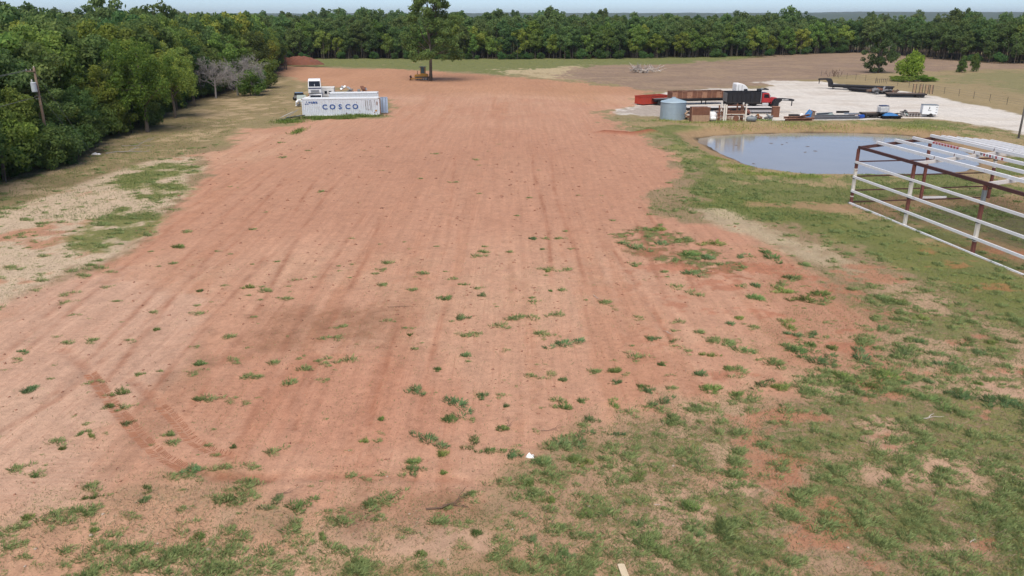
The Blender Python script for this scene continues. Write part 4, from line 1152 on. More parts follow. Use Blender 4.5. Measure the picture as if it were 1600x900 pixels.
mat('glass_dark', (.012, .014, .018), .12, var=.1)
mat('red_paint', (.36, .02, .022), .35, var=.15, scale=3, dirt=.06)
mat('red_dumpster', (.38, .045, .025), .6, var=.2, scale=3, rust=.12)
mat('rust_brown', (.17, .075, .045), .9, var=.45, scale=3, rust=.3, rustcol=(.09, .04, .025))
mat('rust_light', (.30, .16, .10), .9, var=.4, scale=2.4, rust=.35, rustcol=(.15, .06, .035))
mat('rust_tan', (.36, .24, .155), .9, var=.3, scale=2.4, rust=.3, rustcol=(.2, .09, .05))
mat('rust_post', (.17, .06, .045), .85, var=.45, scale=4, rust=.2, rustcol=(.3, .24, .2))
mat('post_white', (.68, .64, .56), .7, var=.12, scale=3, rust=.25, rustcol=(.2, .09, .06), rscale=3)
mat('purlin_white', (.80, .81, .82), .5, var=.08, scale=2, rust=.16, rustcol=(.30, .16, .11), dirt=.12, rscale=1.4)
mat('rafter_grey', (.55, .53, .52), .6, var=.1, scale=2, rust=.12)
mat('shed_dark', (.075, .03, .027), .8, var=.3, scale=3)
mat('red_stripe', (.42, .05, .06), .6, var=.3, scale=5)
mat('ink', (.03, .025, .03), .8)
mat('galvanised', (.29, .375, .43), .5, metal=.2, var=.14, scale=1.5, dirt=.08)
mat('galvanised_roof', (.37, .47, .53), .5, metal=.2, var=.08, scale=1.5)
mat('tank_white', (.78, .79, .78), .5, var=.08, scale=2, dirt=.12)
mat('tank_grey', lin(126, 134, 138, 1.3), .5, var=.12, scale=2)
mat('steel_grey', (.20, .20, .205), .6, metal=.3, var=.3, scale=2, rust=.2)
mat('deck_wood', (.62, .60, .57), .85, var=.2, scale=5)
mat('deck_brown', (.17, .12, .09), .9, var=.35, scale=4)
mat('blue_tarp', lin(44, 120, 186, 1.3), .5, var=.25, scale=3)
mat('blue_drum', lin(36, 82, 170, 1.3), .45, var=.15, scale=3)
mat('dozer_yellow', lin(196, 142, 44, 1.3), .5, var=.15, scale=3, dirt=.2)
mat('dozer_cab', (.05, .10, .11), .3, var=.3)
mat('track_steel', (.07, .055, .048), .7, var=.3, scale=6)
mat('pole_wood', lin(126, 108, 92, 1.3), .9, var=.3, scale=5)
mat('wire', (.12, .12, .12), .6)
mat('porcelain', (.5, .5, .5), .3)
mat('transformer_grey', lin(196, 206, 214, 1.3), .5, var=.06)
mat('plank_pale', lin(226, 208, 176, 1.3), .85, var=.12, scale=9)
mat('litter_white', (.8, .8, .8), .6, var=.05)
mat('camper_white', (.76, .75, .71), .5, var=.06, dirt=.1)
mat('stripe_blue', (.03, .045, .11), .4, var=.2)
mat('mesh_cage', (.5, .51, .52), .4, metal=.6)
mat('orange_machine', (.28, .12, .04), .7, var=.4, scale=4, rust=.3)
mat('aluminium', (.55, .57, .58), .4, metal=.5, var=.15)
mat('tpost', (.10, .085, .07), .8, var=.3)
mat('green_grey', lin(150, 165, 160, 1.3), .5, var=.2)
mat('lamp_pole', (.17, .165, .16), .7, var=.2)

def wheel(t, x, y, z=None, r=.5, w=.28, rim='rim_grey'):
    z = r if z is None else z
    m = MB(); m.lathe([(r * .55, -w / 2), (r * .92, -w / 2), (r, -w * .32), (r, w * .32), (r * .92, w / 2), (r * .55, w / 2)], 18, axis='y')
    o = m.build('wheel', 'tyre', t, smooth=False, loc=(x, y, z))
    k = MB(); k.lathe([(0, -w * .34), (r * .2, -w * .42), (r * .3, -w * .3), (r * .55, -w * .46), (r * .56, -w * .40), (r * .56, w * .40), (r * .55, w * .46), (r * .3, w * .3), (r * .2, w * .42), (0, w * .34)], 14, axis='y')
    k.build('rim', rim, o)
    return o

# ---------------------------------------------------------------- shipping containers
def container(name, label, loc, rz, L=12.19, Hc=2.6, W=2.44, lettered=False, doors=False, wall='container_white'):
    t = thing(name, label, 'container', loc, rz)
    m = MB(); m.corrugated(.16, L - .16, .18, Hc - .12, .03, .036, .278); m.build('side_panel', wall, t)
    m = MB(); m.corrugated(.16, L - .16, .18, Hc - .12, W - .03, .036, .278, sign=-1); m.build('side_panel', wall, t)
    m = MB(); m.box(.03, .07, .14, W - .14, .18, Hc - .12); m.build('end_panel', wall, t)
    m = MB()
    n = 22
    for k in range(n):
        x0 = .12 + (L - .24) * k / n; p = (L - .24) / n
        m.box(x0, x0 + p * .55, .06, W - .06, Hc - .05, Hc - .012); m.box(x0 + p * .55, x0 + p, .06, W - .06, Hc - .05, Hc - .032)
    m.build('roof_panel', 'container_roof', t)
    m = MB(); m.box(.1, L - .1, .1, W - .1, .10, .17); m.build('floor_panel', 'rusty_edge', t)
    m = MB()
    for x in (.08, L - .08):
        for y in (.08, W - .08): m.box(x - .08, x + .08, y - .08, y + .08, .16, Hc - .13)
    m.build('corner_post', wall, t)
    m = MB()
    for y in (.05, W - .05):
        m.box(.16, L - .16, y - .05, y + .05, Hc - .12, Hc - .02); m.box(.16, L - .16, y - .05, y + .05, .05, .18)
    for x in (.05, L - .05):
        m.box(x - .05, x + .05, .16, W - .16, Hc - .12, Hc - .02); m.box(x - .05, x + .05, .16, W - .16, .05, .18)
    m.build('rail', 'container_roof', t)
    for x in (.09, L - .09):
        for y in (.08, W - .08):
            for z in (.06, Hc - .07):
                m = MB(); m.box(x - .092, x + .092, y - .084, y + .084, z - .06, z + .068); m.build('corner_casting', 'rusty_edge', t)
    if lettered:
        for i, ch in enumerate('COSCO'):
            me = text_mesh(ch, 1.14); o = mobj('letter', me, 'blue_letter', t, loc=(3.55 + i * 1.2, .016, 1.40), rot=(R(90), 0, 0)); o.scale = (1.02, .92, 1)
        me = text_mesh('中远集运', .36, .004); mobj('small_lettering', me, 'blue_letter', t, loc=(1.75, .018, 2.13), rot=(R(90), 0, 0))
        m = MB()   # emblem: rising curve over two bars
        m.box(.45, 1.1, .012, .022, 1.86, 1.90)
        m.tube([(.5, .016, 1.93), (.66, .016, 2.0), (.76, .016, 2.2), (.78, .016, 2.36)], .022, 4); m.tube([(1.05, .016, 1.93), (.9, .016, 2.0), (.82, .016, 2.2), (.79, .016, 2.36)], .022, 4)
        m.build('emblem', 'blue_letter', t)
        rg = np.random.default_rng(4)
        for x in (9.95, 10.25, 10.62, 10.85, 11.4):
            m = MB(); zt = 2.42; pts = []
            zb = .3 + rg.random() * .5 if x < 11 else 1.6
            for k in range(7): pts.append((x + rg.normal() * .018 + .02 * k, .017, zt + (zb - zt) * k / 6))
            m.tube(pts, [.03, .03, .025, .03, .025, .03, .012], 4); m.build('rust_streak', 'stain', t)
        for x, z, w_, h_, mm in ((11.6, .75, .35, .3, 'dozer_yellow'), (11.35, .45, .2, .2, 'rust_light'), (11.8, 1.9, .2, .7, 'rust_brown'), (6.9, .35, .25, .35, 'stain')):
            m = MB(); m.add([(x - w_ / 2, .014, z - h_ * .4), (x + w_ * .3, .014, z - h_ / 2), (x + w_ / 2, .014, z + h_ * .2), (x, .014, z + h_ / 2), (x - w_ * .4, .014, z + h_ * .3)], [(0, 1, 2, 3, 4)]); m.build('worn_patch', mm, t)
    if doors:
        # far leaf swung out, near leaf swung behind it
        d = MB(); d.corrugated(.06, 1.12, .12, Hc - .22, .0, .03, .35); d.box(0, .06, -.01, .05, .06, Hc - .16); d.box(1.12, 1.18, -.01, .05, .06, Hc - .16); d.box(.06, 1.12, -.01, .05, .06, .12); d.box(.06, 1.12, -.01, .05, Hc - .22, Hc - .16)
        o = d.build('door', 'container_door', t, loc=(L + .12, W - .08, .06), rot=(0, 0, R(-4)))
        k = MB()
        for x in (.35, .85): k.tube([(x, -.04, .1), (x, -.04, Hc - .2)], .025, 6)
        k.build('lock_rod', 'steel_grey', o)
        d = MB(); d.box(0, 1.15, 0, .05, .08, Hc - .14); o = d.build('door', 'rusty_edge', t, loc=(L - .02, .06, .06), rot=(0, 0, R(92)))
        k = MB(); k.box(0, .1, 0, .1, .05, Hc - .12); k.build('hinge_edge', 'rust_post', t, loc=(L + .01, -.01, .03))
    else:
        m = MB(); m.box(L - .09, L - .04, .14, W - .14, .18, Hc - .12); m.build('end_panel', wall, t)
    return t
c0 = at(473, 182.3); c1 = at(591, 180.3)
crz = math.atan2(c1[1] - c0[1], c1[0] - c0[0])
cz = hz(*c0)
container('shipping_container', 'white corrugated shipping container lettered COSCO with an open end door', (c0[0], c0[1], .02), crz, lettered=True, doors=True, Hc=2.75)
c2 = at(590.5, 144.5, 2.9)
container('cargo_box', 'plain white cargo box behind the lettered container', (c2[0] - 8.2 * math.cos(crz), c2[1] - 8.2 * math.sin(crz), 0), crz, L=8.24, Hc=2.9)

# ---------------------------------------------------------------- scrap left and behind of the container
def cabover(name, label, loc, rz, stripes, z0=0):
    """flat-fronted truck cab shell, front towards local -y"""
    t = thing(name, label, 'truck cab', loc, rz)
    m = MB(); m.add([(-1.1, 0, .0), (1.1, 0, .0), (1.1, 1.9, .0), (-1.1, 1.9, .0), (-1.1, -.05, 1.0), (1.1, -.05, 1.0), (-1.04, .25, 2.1), (1.04, .25, 2.1), (1.0, 1.85, 2.3), (-1.0, 1.85, 2.3), (-.98, .5, 2.28), (.98, .5, 2.28)],
        [(0, 1, 5, 4), (4, 5, 7, 6), (6, 7, 11, 10), (10, 11, 8, 9), (1, 2, 8, 11, 7, 5), (0, 4, 6, 10, 9, 3), (3, 9, 8, 2), (0, 3, 2, 1)])
    m.build('cab_shell', 'white_paint', t, bevel=.03)
    m = MB(); m.add([(-.95, -.055, 1.08), (.95, -.055, 1.08), (.92, .175, 1.95), (-.92, .175, 1.95)], [(0, 1, 2, 3)]); m.build('windshield', 'glass_dark', t)
    m = MB(); m.box(-.03, .03, -.08, -.04, 1.1, 1.5); m.build('pillar', 'white_paint', t)
    m = MB()
    for zz in stripes: m.box(-1.06, 1.06, -.06, -.01, zz, zz + .18)
    m.build('stripe', 'stripe_blue', t)
    m = MB(); m.add([(1.075, .35, 1.15), (1.09, 1.2, 1.15), (1.055, 1.2, 1.85), (1.05, .5, 1.85)], [(0, 1, 2, 3)]); m.build('side_window', 'glass_dark', t)
    m = MB()
    for k in range(5): m.box(-.7, .7, -.05, -.005, .12 + k * .09, .16 + k * .09)
    m.build('grille', 'steel_grey', t)
    return t
x, y = at(491.5, 149, 1.0); y = 138.5; x = (491.5 - 800) / 1228 * (y * _c + 11 * _s)
cabover('truck_cab', 'white truck cab with broken windscreen, lower of the two stacked behind the container', (x, y, .35), crz - R(4), (.62, .88))
cabover('truck_cab', 'white truck cab stacked on top of another behind the container', (x - .05, y + .05, 2.68), crz + R(3), (.7,))
y = 142.0; x = (511.5 - 800) / 1228 * (y * _c + 12 * _s)
t = thing('slide_in_camper', 'small white camper shell with two dark windows beside the stacked cabs', 'camper', (x, y, 0), crz)
m = MB(); m.box(-1.12, 1.12, 0, 2.2, 1.75, 3.25); m.box(-1.0, 1.0, .05, 2.1, .75, 1.749); m.build('shell', 'camper_white', t, bevel=.06)
m = MB(); m.box(-1.16, 1.16, -.03, 2.23, 3.22, 3.32); m.build('roof', 'camper_white', t, bevel=.02)
for xx in (-.32, .42):
    m = MB(); m.box(xx - .22, xx + .22, -.02, .02, 2.25, 2.7); w_ = m.build('window', 'glass_dark', t); k = MB(); k.box(xx - .26, xx + .26, -.012, .0, 2.2, 2.249); k.box(xx - .26, xx + .26, -.012, .0, 2.701, 2.75); k.build('frame', 'aluminium', w_)
m = MB(); m.box(-1.02, 1.02, -.02, .03, .85, 1.1); m.build('trim', 'rust_light', t)
m = MB(); m.box(-.9, .9, .3, 1.8, 0, .75); m.build('base', 'deck_brown', t)
def scrap(name, label, cat, px, py, z, build, rz=0.0, dy=0.0):
    x, y = at(px, py, z); t = thing(name, label, cat, (x, y + dy, hz(x, y + dy) if z == 0 else z), rz)
    build(t); return t
def pickup_bed(t):
    m = MB(); m.box(-.95, .95, 0, .06, .5, 1.0); m.box(-.95, .95, 2.0, 2.06, .5, 1.0); m.box(-.95, -.88, .06, 2.0, .5, 1.0); m.box(.88, .95, .06, 2.0, .5, 1.0); m.box(-.88, .88, .06, 2.0, .5, .56); m.build('bed_box', 'steel_grey', t)
    m = MB(); m.box(-.85, .85, .1, 1.9, 1.0, 1.45); m.build('cap', 'glass_dark', t, bevel=.12)
    for s in (-1, 1): wheel(t, s * .85, 1.0, r=.36, w=.22)
scrap('pickup_bed', 'dark capped pickup bed standing behind the container\'s left end', 'truck bed', 468, 158, 0, pickup_bed, R(15))
def fender(t):
    m = MB(); m.tube([(-.6, 0, .2), (-.5, 0, .75), (0, 0, 1.0), (.5, 0, .8), (.7, 0, .3)], [.12, .2, .22, .2, .1], 8); m.build('panel', 'white_paint', t)
    m = MB(); m.box(-.5, .4, -.3, .2, .15, .5); m.build('bumper', 'steel_grey', t, bevel=.05)
scrap('body_panel', 'white vehicle body panel leaning at the container\'s left end', 'scrap', 466, 167, 0, fender, R(70))
def glasspile(t):
    m = MB(); M = Matrix.Rotation(R(-35), 4, 'X'); m.box(-.8, .8, 0, .05, 0, 1.5, M); m.build('pane', 'green_grey', t)
    m = MB(); m.box(-.7, .9, .2, .6, 0, .5); m.build('block', 'tank_white', t, bevel=.05)
scrap('glass_sheet', 'pale green glass sheet propped behind the container\'s left end', 'scrap', 471, 160, 0, glasspile, R(10))
for i, (px, py, L_, ang, ti, mm, lb) in enumerate(((452, 186, 3.6, 40, 8, 'aluminium', 'long pale aluminium sheet on the scrap left of the container'), (455, 181, 3.2, 55, 22, 'steel_grey', 'upright tilted grey sheet on the scrap left of the container'), (462, 186, 3.0, 20, 6, 'green_grey', 'greenish sheet lying against the container\'s left corner'), (448, 184, 2.6, 60, 14, 'aluminium', 'short pale sheet at the far left of the scrap'))):
    x, y = at(px, py); t = MB(); M = Matrix.Rotation(R(ti), 4, 'Y')
    t.corrugated(-L_ / 2, L_ / 2, -.4, .4, 0, .03, .2, horiz=True)
    o = t.build('metal_sheet', mm); o.location = (x, y, hz(x, y) + .3 + .1 * i); o.rotation_euler = (R(90 - 18), R(-ti), R(ang)); tag(o, lb, 'metal sheet')
def heap(t, n, seed, mats, spread=(2, 1, .5), size=.5):
    rg = np.random.default_rng(seed)
    for k in range(n):
        m = MB(); M = Euler((rg.normal() * .5, rg.normal() * .4, rg.random() * 3)).to_matrix().to_4x4()
        a, b, c = size * (.4 + 1.4 * rg.random()), size * (.2 + .5 * rg.random()), size * (.1 + .35 * rg.random())
        m.box(-a, a, -b, b, -c, c, M); m.build('scrap_piece', mats[k % len(mats)], t, bevel=.03, loc=(rg.uniform(-1, 1) * spread[0], rg.uniform(-1, 1) * spread[1], c + rg.random() * spread[2]))
x, y = at(506, 151, 1.6); t = thing('scrap_heap', 'dark scrap parts heaped between the lettered container and the white cargo box', 'scrap heap', (x, y + 1.2, .3), crz); heap(t, 26, 3, ['black_worn', 'steel_grey', 'rust_brown', 'black_worn'], (2.3, .8, 2.2), .5)
x, y = at(548, 146); t = thing('scrap_heap', 'grey angular scrap and brush behind the plain white cargo box', 'scrap heap', (x, y + 2, 0), crz); heap(t, 14, 5, ['steel_grey', 'aluminium', 'rust_brown'], (3.6, 1.0, 1.0), .5)
x, y = at(484, 152, 1.0); t = thing('scrap_heap', 'small white and pink scrap at the foot of the stacked cabs', 'scrap heap', (x, y + 1, .2), 0); heap(t, 10, 8, ['white_paint', 'rust_light', 'steel_grey'], (1.2, .6, 1.6), .42)

# ---------------------------------------------------------------- bulldozer
xd, yd = at(658, 125.8); yd += 1.6
t = thing('bulldozer', 'yellow crawler bulldozer parked beside the tall single tree', 'bulldozer', (xd, yd, hz(xd, yd)), R(180))
t.scale = (1.12, 1.12, 1.1)
for s in (-1, 1):
    m = MB(); out = [(-1.25, .1), (-1.5, .45), (-1.3, .82), (1.2, .82), (1.45, .45), (1.2, .06), (-1.1, .06)]
    m.prism(out, s * .95 - .25, s * .95 + .25); o = m.build('track', 'track_steel', t, bevel=.04)
    k = MB()
    for xx in (-1.05, -.5, 0, .5, 1.05): k.lathe([(.2, -.03), (.2, .03)], 12, (xx, s * 1.22, .35), 'y')
    k.build('roller', 'steel_grey', o)
    k = MB()
    for q in range(16): k.box(-1.25 + q * .16, -1.19 + q * .16, s * .95 - .26, s * .95 + .26, .82, .87)
    k.build('grouser', 'track_steel', o)
m = MB(); m.prism([(-1.4, .7), (-1.4, 1.35), (-.3, 1.55), (.2, 1.5), (.3, 1.32), (1.5, 1.25), (1.55, .7)], -.68, .68); m.build('body', 'dozer_yellow', t, bevel=.05)
m = MB(); m.box(-.75, .15, -.62, .62, 1.52, 2.75); m.build('cab_glass', 'dozer_cab', t, bevel=.04)
m = MB()
for xx in (-.8, .15):
    for yy in (-.66, .66): m.box(xx - .05, xx + .05, yy - .05, yy + .05, 1.5, 2.85)
m.build('cab_post', 'dozer_yellow', t)
m = MB(); m.box(-1.0, .45, -.78, .78, 2.85, 2.97); m.build('canopy', 'steel_grey', t, bevel=.03)
m = MB(); m.tube([(.9, .3, 1.25), (.9, .3, 2.1)], .06, 8); m.build('exhaust', 'black_worn', t)
m = MB(); m.add([(2.55, -1.45, .05), (2.55, 1.45, .05), (2.38, 1.45, .5), (2.38, -1.45, .5), (2.5, 1.45, 1.0), (2.5, -1.45, 1.0), (2.62, -1.45, .05), (2.62, 1.45, .05), (2.46, 1.45, .5), (2.46, -1.45, .5), (2.58, 1.45, 1.0), (2.58, -1.45, 1.0)],
    [(0, 1, 2, 3), (3, 2, 4, 5), (6, 9, 8, 7), (9, 11, 10, 8), (0, 3, 9, 6), (3, 5, 11, 9), (1, 7, 8, 2), (2, 8, 10, 4), (5, 4, 10, 11), (0, 6, 7, 1)]); m.build('blade', 'rust_brown', t)
for s in (-1, 1):
    m = MB(); m.bar((-.2, s * 1.3, .5), (2.4, s * 1.3, .35), .14); m.build('push_arm', 'dozer_yellow', t)
m = MB(); m.tube([(-1.5, -.5, .7), (-2.0, -.5, 1.0), (-2.05, -.5, .2)], .08, 6); m.tube([(-1.5, .5, .7), (-2.0, .5, 1.0), (-2.05, .5, .2)], .08, 6); m.build('ripper', 'black_worn', t)

# ---------------------------------------------------------------- yard: bin, dumpster, trailers, trucks
xb, yb = at(1054.5, 188); yb += 1.9
t = thing('grain_bin', 'squat blue grey galvanised bin with a conical roof', 'grain bin', (xb, yb, hz(xb, yb) - .05), .3)
for k in range(3):
    prof = []
    for q in range(9): prof.append((1.92 + .014 * (q % 2), .9 * k + .9 * q / 8 * .99))
    m = MB(); m.lathe(prof, 36); m.f = m.f[:-2]; m.build('wall_ring', 'galvanised', t, smooth=False)
m = MB(); m.lathe([(2.02, 2.66), (1.98, 2.72), (.32, 3.22), (.3, 3.34), (.34, 3.36), (0.0, 3.42)], 24); m.build('roof', 'galvanised_roof', t)
for k in range(24):
    a = 2 * math.pi * k / 24; m = MB(); m.bar((1.97 * math.cos(a), 1.97 * math.sin(a), 2.74), (.34 * math.cos(a), .34 * math.sin(a), 3.23), .04, .04); m.build('roof_rib', 'galvanised_roof', t)
for k in range(8):
    a = 2 * math.pi * k / 8 + .2; m = MB(); m.box(-.03, .03, -.02, .03, 0, 2.66); m.build('stiffener', 'galvanised', t, loc=(1.95 * math.cos(a), 1.95 * math.sin(a), 0), rot=(0, 0, a + R(90)))
m = MB(); m.box(-.3, .3, -.02, .02, .3, .75); m.build('hatch', 'tank_white', t, loc=(1.4 * .9, -1.48 * .95, 0), rot=(0, 0, R(40)))

x, y = at(1004, 165)
t = thing('roll_off_dumpster', 'open red steel roll-off dumpster at the yard\'s left end', 'dumpster', (x, y, hz(x, y)), R(30))
L_, W_, H_ = 5.8, 2.3, 1.5
m = MB(); m.box(0, L_, 0, .06, .18, H_); m.box(0, L_, W_ - .06, W_, .18, H_); m.box(0, .06, .06, W_ - .06, .18, H_); m.box(L_ - .06, L_, .06, W_ - .06, .18, H_); m.box(.06, L_ - .06, .06, W_ - .06, .18, .26); m.build('box', 'red_dumpster', t)
for k in range(8):
    xx = .3 + k * (L_ - .6) / 7
    for yy in (-.05, W_ + .003): m = MB(); m.box(xx - .05, xx + .05, yy, yy + .047, .2, H_ - .1); m.build('rib', 'red_dumpster', t)
for k in range(4):
    yy = .25 + k * .6; m = MB(); m.box(-.05, -.003, yy - .05, yy + .05, .2, H_ - .1); m.build('rib', 'red_dumpster', t)
m = MB(); m.box(-.07, L_ + .07, -.07, .05, H_, H_ + .1); m.box(-.07, L_ + .07, W_ - .05, W_ + .07, H_, H_ + .1); m.box(-.07, .05, .05, W_ - .05, H_, H_ + .1); m.box(L_ - .05, L_ + .07, .05, W_ - .05, H_, H_ + .1); m.build('top_rail', 'red_dumpster', t)
m = MB(); m.box(.1, L_ - .1, .5, .7, 0, .18); m.box(.1, L_ - .1, W_ - .7, W_ - .5, 0, .18); m.build('skid', 'black_worn', t)

def flat_trailer(name, label, loc, rz, L, W=2.5, z=1.15, deck='deck_wood', frame='black_paint', axles=(.12, .2), neck=None, r=.48, dovetail=False, planks=7, legs=.78):
    """x runs from tail to neck; origin at the tail, near side"""
    t = thing(name, label, 'trailer', loc, rz)
    for k in range(planks):
        w = W / planks; m = MB(); m.box(0, L, k * w + .01, (k + 1) * w - .01, z - .06, z); m.build('deck_plank', deck, t)
    m = MB(); m.box(0, L, -.06, -.002, z - .22, z + .03); m.box(0, L, W + .002, W + .06, z - .22, z + .03); m.box(-.06, -.002, -.06, W + .06, z - .22, z + .03); m.build('side_rail', frame, t)
    m = MB(); m.box(.1, L, W * .3 - .09, W * .3 + .09, z - .55, z - .065); m.box(.1, L, W * .7 - .09, W * .7 + .09, z - .55, z - .065); m.build('main_beam', frame, t)
    m = MB()
    for k in range(int(L / .8)): m.box(.3 + k * .8, .38 + k * .8, 0, W, z - .2, z - .063)
    m.build('crossmember', frame, t)
    for a in axles:
        m = MB(); m.tube([(a * L, .1, r), (a * L, W - .1, r)], .06, 8); m.build('axle', frame, t)
        for yy in (.22, W - .22): wheel(t, a * L, yy, r=r)
    for yy in (.35, W - .35):
        m = MB(); m.box(legs * L - .07, legs * L + .07, yy - .07, yy + .07, .03, z - .1); m.box(legs * L - .14, legs * L + .14, yy - .14, yy + .14, 0, .04); m.build('landing_leg', frame, t)
    if neck:
        rise, reach = neck
        for yy in (W * .3, W * .7):
            m = MB(); m.prism([(L - .5, z - .5), (L + .35, z - .5), (L + .55, z + rise - .45), (L + 1.0, z + rise - .05), (L + reach, z + rise - .12), (L + reach, z + rise + .15), (L + .9, z + rise + .28), (L + .1, z + rise + .2), (L - .25, z + rise - .3), (L - .5, z)], yy - .12, yy + .12); m.build('neck_beam', frame, t)
        m = MB(); m.box(L + reach - .3, L + reach, W * .3 + .12, W * .7 - .12, z + rise - .1, z + rise + .12); m.box(L - .2, L + .1, W * .3 + .12, W * .7 - .12, z - .3, z + rise); m.build('neck_cross', frame, t)
        m = MB(); m.tube([(L + reach - .15, W / 2, z + rise + .1), (L + reach - .15, W / 2, z + rise - .95)], .09, 8); m.build('coupler', frame, t)
    return t

# wood-sided trailer
p0 = at(1023, 165.5); p1 = at(1135, 163.0)
rz_ = math.atan2(p1[1] - p0[1], p1[0] - p0[0]); LT = math.hypot(p1[0] - p0[0], p1[1] - p0[1])
t = flat_trailer('stake_side_trailer', 'long black trailer with rusty brown panel sides', (p0[0], p0[1] + .2, 0), rz_, LT, z=1.15, deck='steel_grey', axles=(.08, .17), legs=.72)
x0 = LT * .24; npn = 11
for yy in (.04, 2.43):
    for k in range(npn):
        w = (LT - .1 - x0) / npn; m = MB(); m.corrugated(x0 + k * w + .03, x0 + (k + 1) * w - .03, 1.16, 2.3, yy, .03, .25); m.build('side_panel', 'rust_brown' if k % 3 else 'rust_light', t)
    for k in range(npn + 1):
        xx = x0 + k * (LT - .1 - x0) / npn; m = MB(); m.box(xx - .035, xx + .035, yy - .05, yy - .003, 1.1, 2.34); m.build('stake', 'rust_light', t)
    m = MB(); m.box(x0, LT - .1, yy - .03, yy + .06, 2.31, 2.38); m.build('top_rail', 'rust_brown', t)
m = MB(); m.box(x0, x0 + .05, .1, 2.4, 1.16, 2.3); m.build('end_panel', 'rust_brown', t)
m = MB(); m.box(LT - .16, LT - .11, .1, 2.4, 1.16, 2.3); m.build('end_panel', 'rust_brown', t)

# dump truck
p0 = at(1135.5, 170.3)
t = thing('dump_truck', 'dump truck with a black ribbed bed and a red cab', 'dump truck', (p0[0], p0[1] + 1.3, hz(*p0)), R(1.5))
L_ = 5.75
m = MB(); m.box(.1, 9.0, -.45, -.2, .7, 1.0); m.box(.1, 9.0, .2, .45, .7, 1.0); m.build('chassis', 'black_worn', t)
m = MB(); zb, zt = 1.08, 2.72
m.box(0, L_, -1.25, -1.17, zb, zt); m.box(0, L_, 1.17, 1.25, zb, zt); m.box(L_ - .08, L_, -1.17, 1.17, zb, zt); m.box(0, L_, -1.17, 1.17, zb, zb + .1); m.build('bed', 'black_paint', t)
for s in (-1, 1):
    for k in range(8):
        xx = .15 + k * (L_ - .3) / 7; yy = s * 1.25; m = MB(); m.box(xx - .07, xx + .07, min(yy, yy + s * .07) + (.002 if s > 0 else 0), max(yy, yy + s * .07) - (.002 if s < 0 else 0), zb + .1, zt - .1); m.build('bed_rib', 'black_paint', t)
    m = MB(); m.box(-.02, L_ + .02, s * 1.24 - .09, s * 1.24 + .09, zt, zt + .12); m.build('top_rail', 'black_paint', t)
    m = MB(); m.box(0, L_, s * 1.22 - .06, s * 1.22 + .06, zb - .12, zb - .002); m.build('lower_rail', 'black_worn', t)
m = MB(); m.box(-.08, -.01, -1.2, 1.2, zb, zt); g = m.build('tailgate', 'black_paint', t)
for k in range(5):
    yy = -1.05 + k * .525; m = MB(); m.box(-.16, -.083, yy - .06, yy + .06, zb + .05, zt - .05); m.build('gate_rib', 'steel_grey', g)
m = MB(); m.box(L_ - .08, L_ + 1.25, -1.15, 1.15, zt + .42, zt + .48); m.box(L_ - .08, L_ - .02, -1.15, 1.15, zt + .002, zt + .42); m.box(L_ + 1.2, L_ + 1.25, -1.15, 1.15, zt + .48, zt + .6); m.build('cab_guard', 'black_paint', t)
m = MB(); m.tube([(L_ + .12, -.95, 1.0), (L_ + .12, -.95, 3.55)], .07, 8); m.build('exhaust_stack', 'aluminium', t)
m = MB(); m.prism([(L_ + .3, 1.0), (L_ + 1.75, 1.0), (L_ + 1.75, 1.75), (L_ + 1.5, 2.55), (L_ + 1.3, 2.65), (L_ + .45, 2.65), (L_ + .3, 2.55)], -1.0, 1.0); c = m.build('cab', 'red_paint', t, bevel=.06)
for s in (-1, 1):
    m = MB(); m.add([(L_ + .62, s * 1.004, 1.8), (L_ + 1.55, s * 1.004, 1.8), (L_ + 1.36, s * 1.004, 2.42), (L_ + .62, s * 1.004, 2.42)], [(0, 1, 2, 3)]); m.build('side_window', 'glass_dark', c)
    m = MB(); m.box(L_ + 1.6, L_ + 1.7, s * 1.12 - .1, s * 1.12 + .1, 1.9, 2.3); m.build('mirror', 'aluminium', c)
m = MB(); m.add([(L_ + 1.75, -.9, 1.79), (L_ + 1.75, .9, 1.79), (L_ + 1.525, .9, 2.5), (L_ + 1.525, -.9, 2.5)], [(0, 1, 2, 3)]); w_ = m.build('windshield', 'glass_dark', c); w_.location.x = .01
m = MB(); m.prism([(L_ + 1.76, 1.0), (L_ + 3.2, 1.0), (L_ + 3.22, 1.6), (L_ + 3.1, 1.78), (L_ + 1.76, 1.9)], -.62, .62); m.build('hood', 'red_paint', t, bevel=.08)
for s in (-1, 1):
    m = MB(); out = [(L_ + 1.9, .8)] + [(L_ + 2.55 + .66 * math.cos(a), .62 + .62 * math.sin(a)) for a in np.linspace(2.75, .35, 8)] + [(L_ + 3.25, .8), (L_ + 3.1, .8)] + [(L_ + 2.55 + .55 * math.cos(a), .60 + .52 * math.sin(a)) for a in np.linspace(.4, 2.7, 8)]
    m.prism(out, s * .9 - .26, s * .9 + .26); m.build('fender', 'red_paint', t)
    m = MB(); m.lathe([(.12, -.06), (.14, 0), (.1, .05)], 12, (L_ + 3.24, s * .78, 1.3), 'x'); m.build('headlight', 'aluminium', t)
    wheel(t, L_ + 2.55, s * .95, r=.5, w=.3, rim='aluminium')
    for xx in (1.5, 2.8): wheel(t, xx, s * .92, r=.5, w=.56)
m = MB(); m.box(L_ + 3.25, L_ + 3.4, -1.15, 1.15, .5, .85); m.build('bumper', 'aluminium', t, bevel=.04)
m = MB(); m.box(L_ + 3.2, L_ + 3.25, -.5, .5, 1.0, 1.6); m.build('grille', 'aluminium', t)
m = MB(); m.box(L_ + .4, L_ + 1.5, -1.1, -.8, .5, .95); m.build('fuel_tank', 'aluminium', t, bevel=.06)

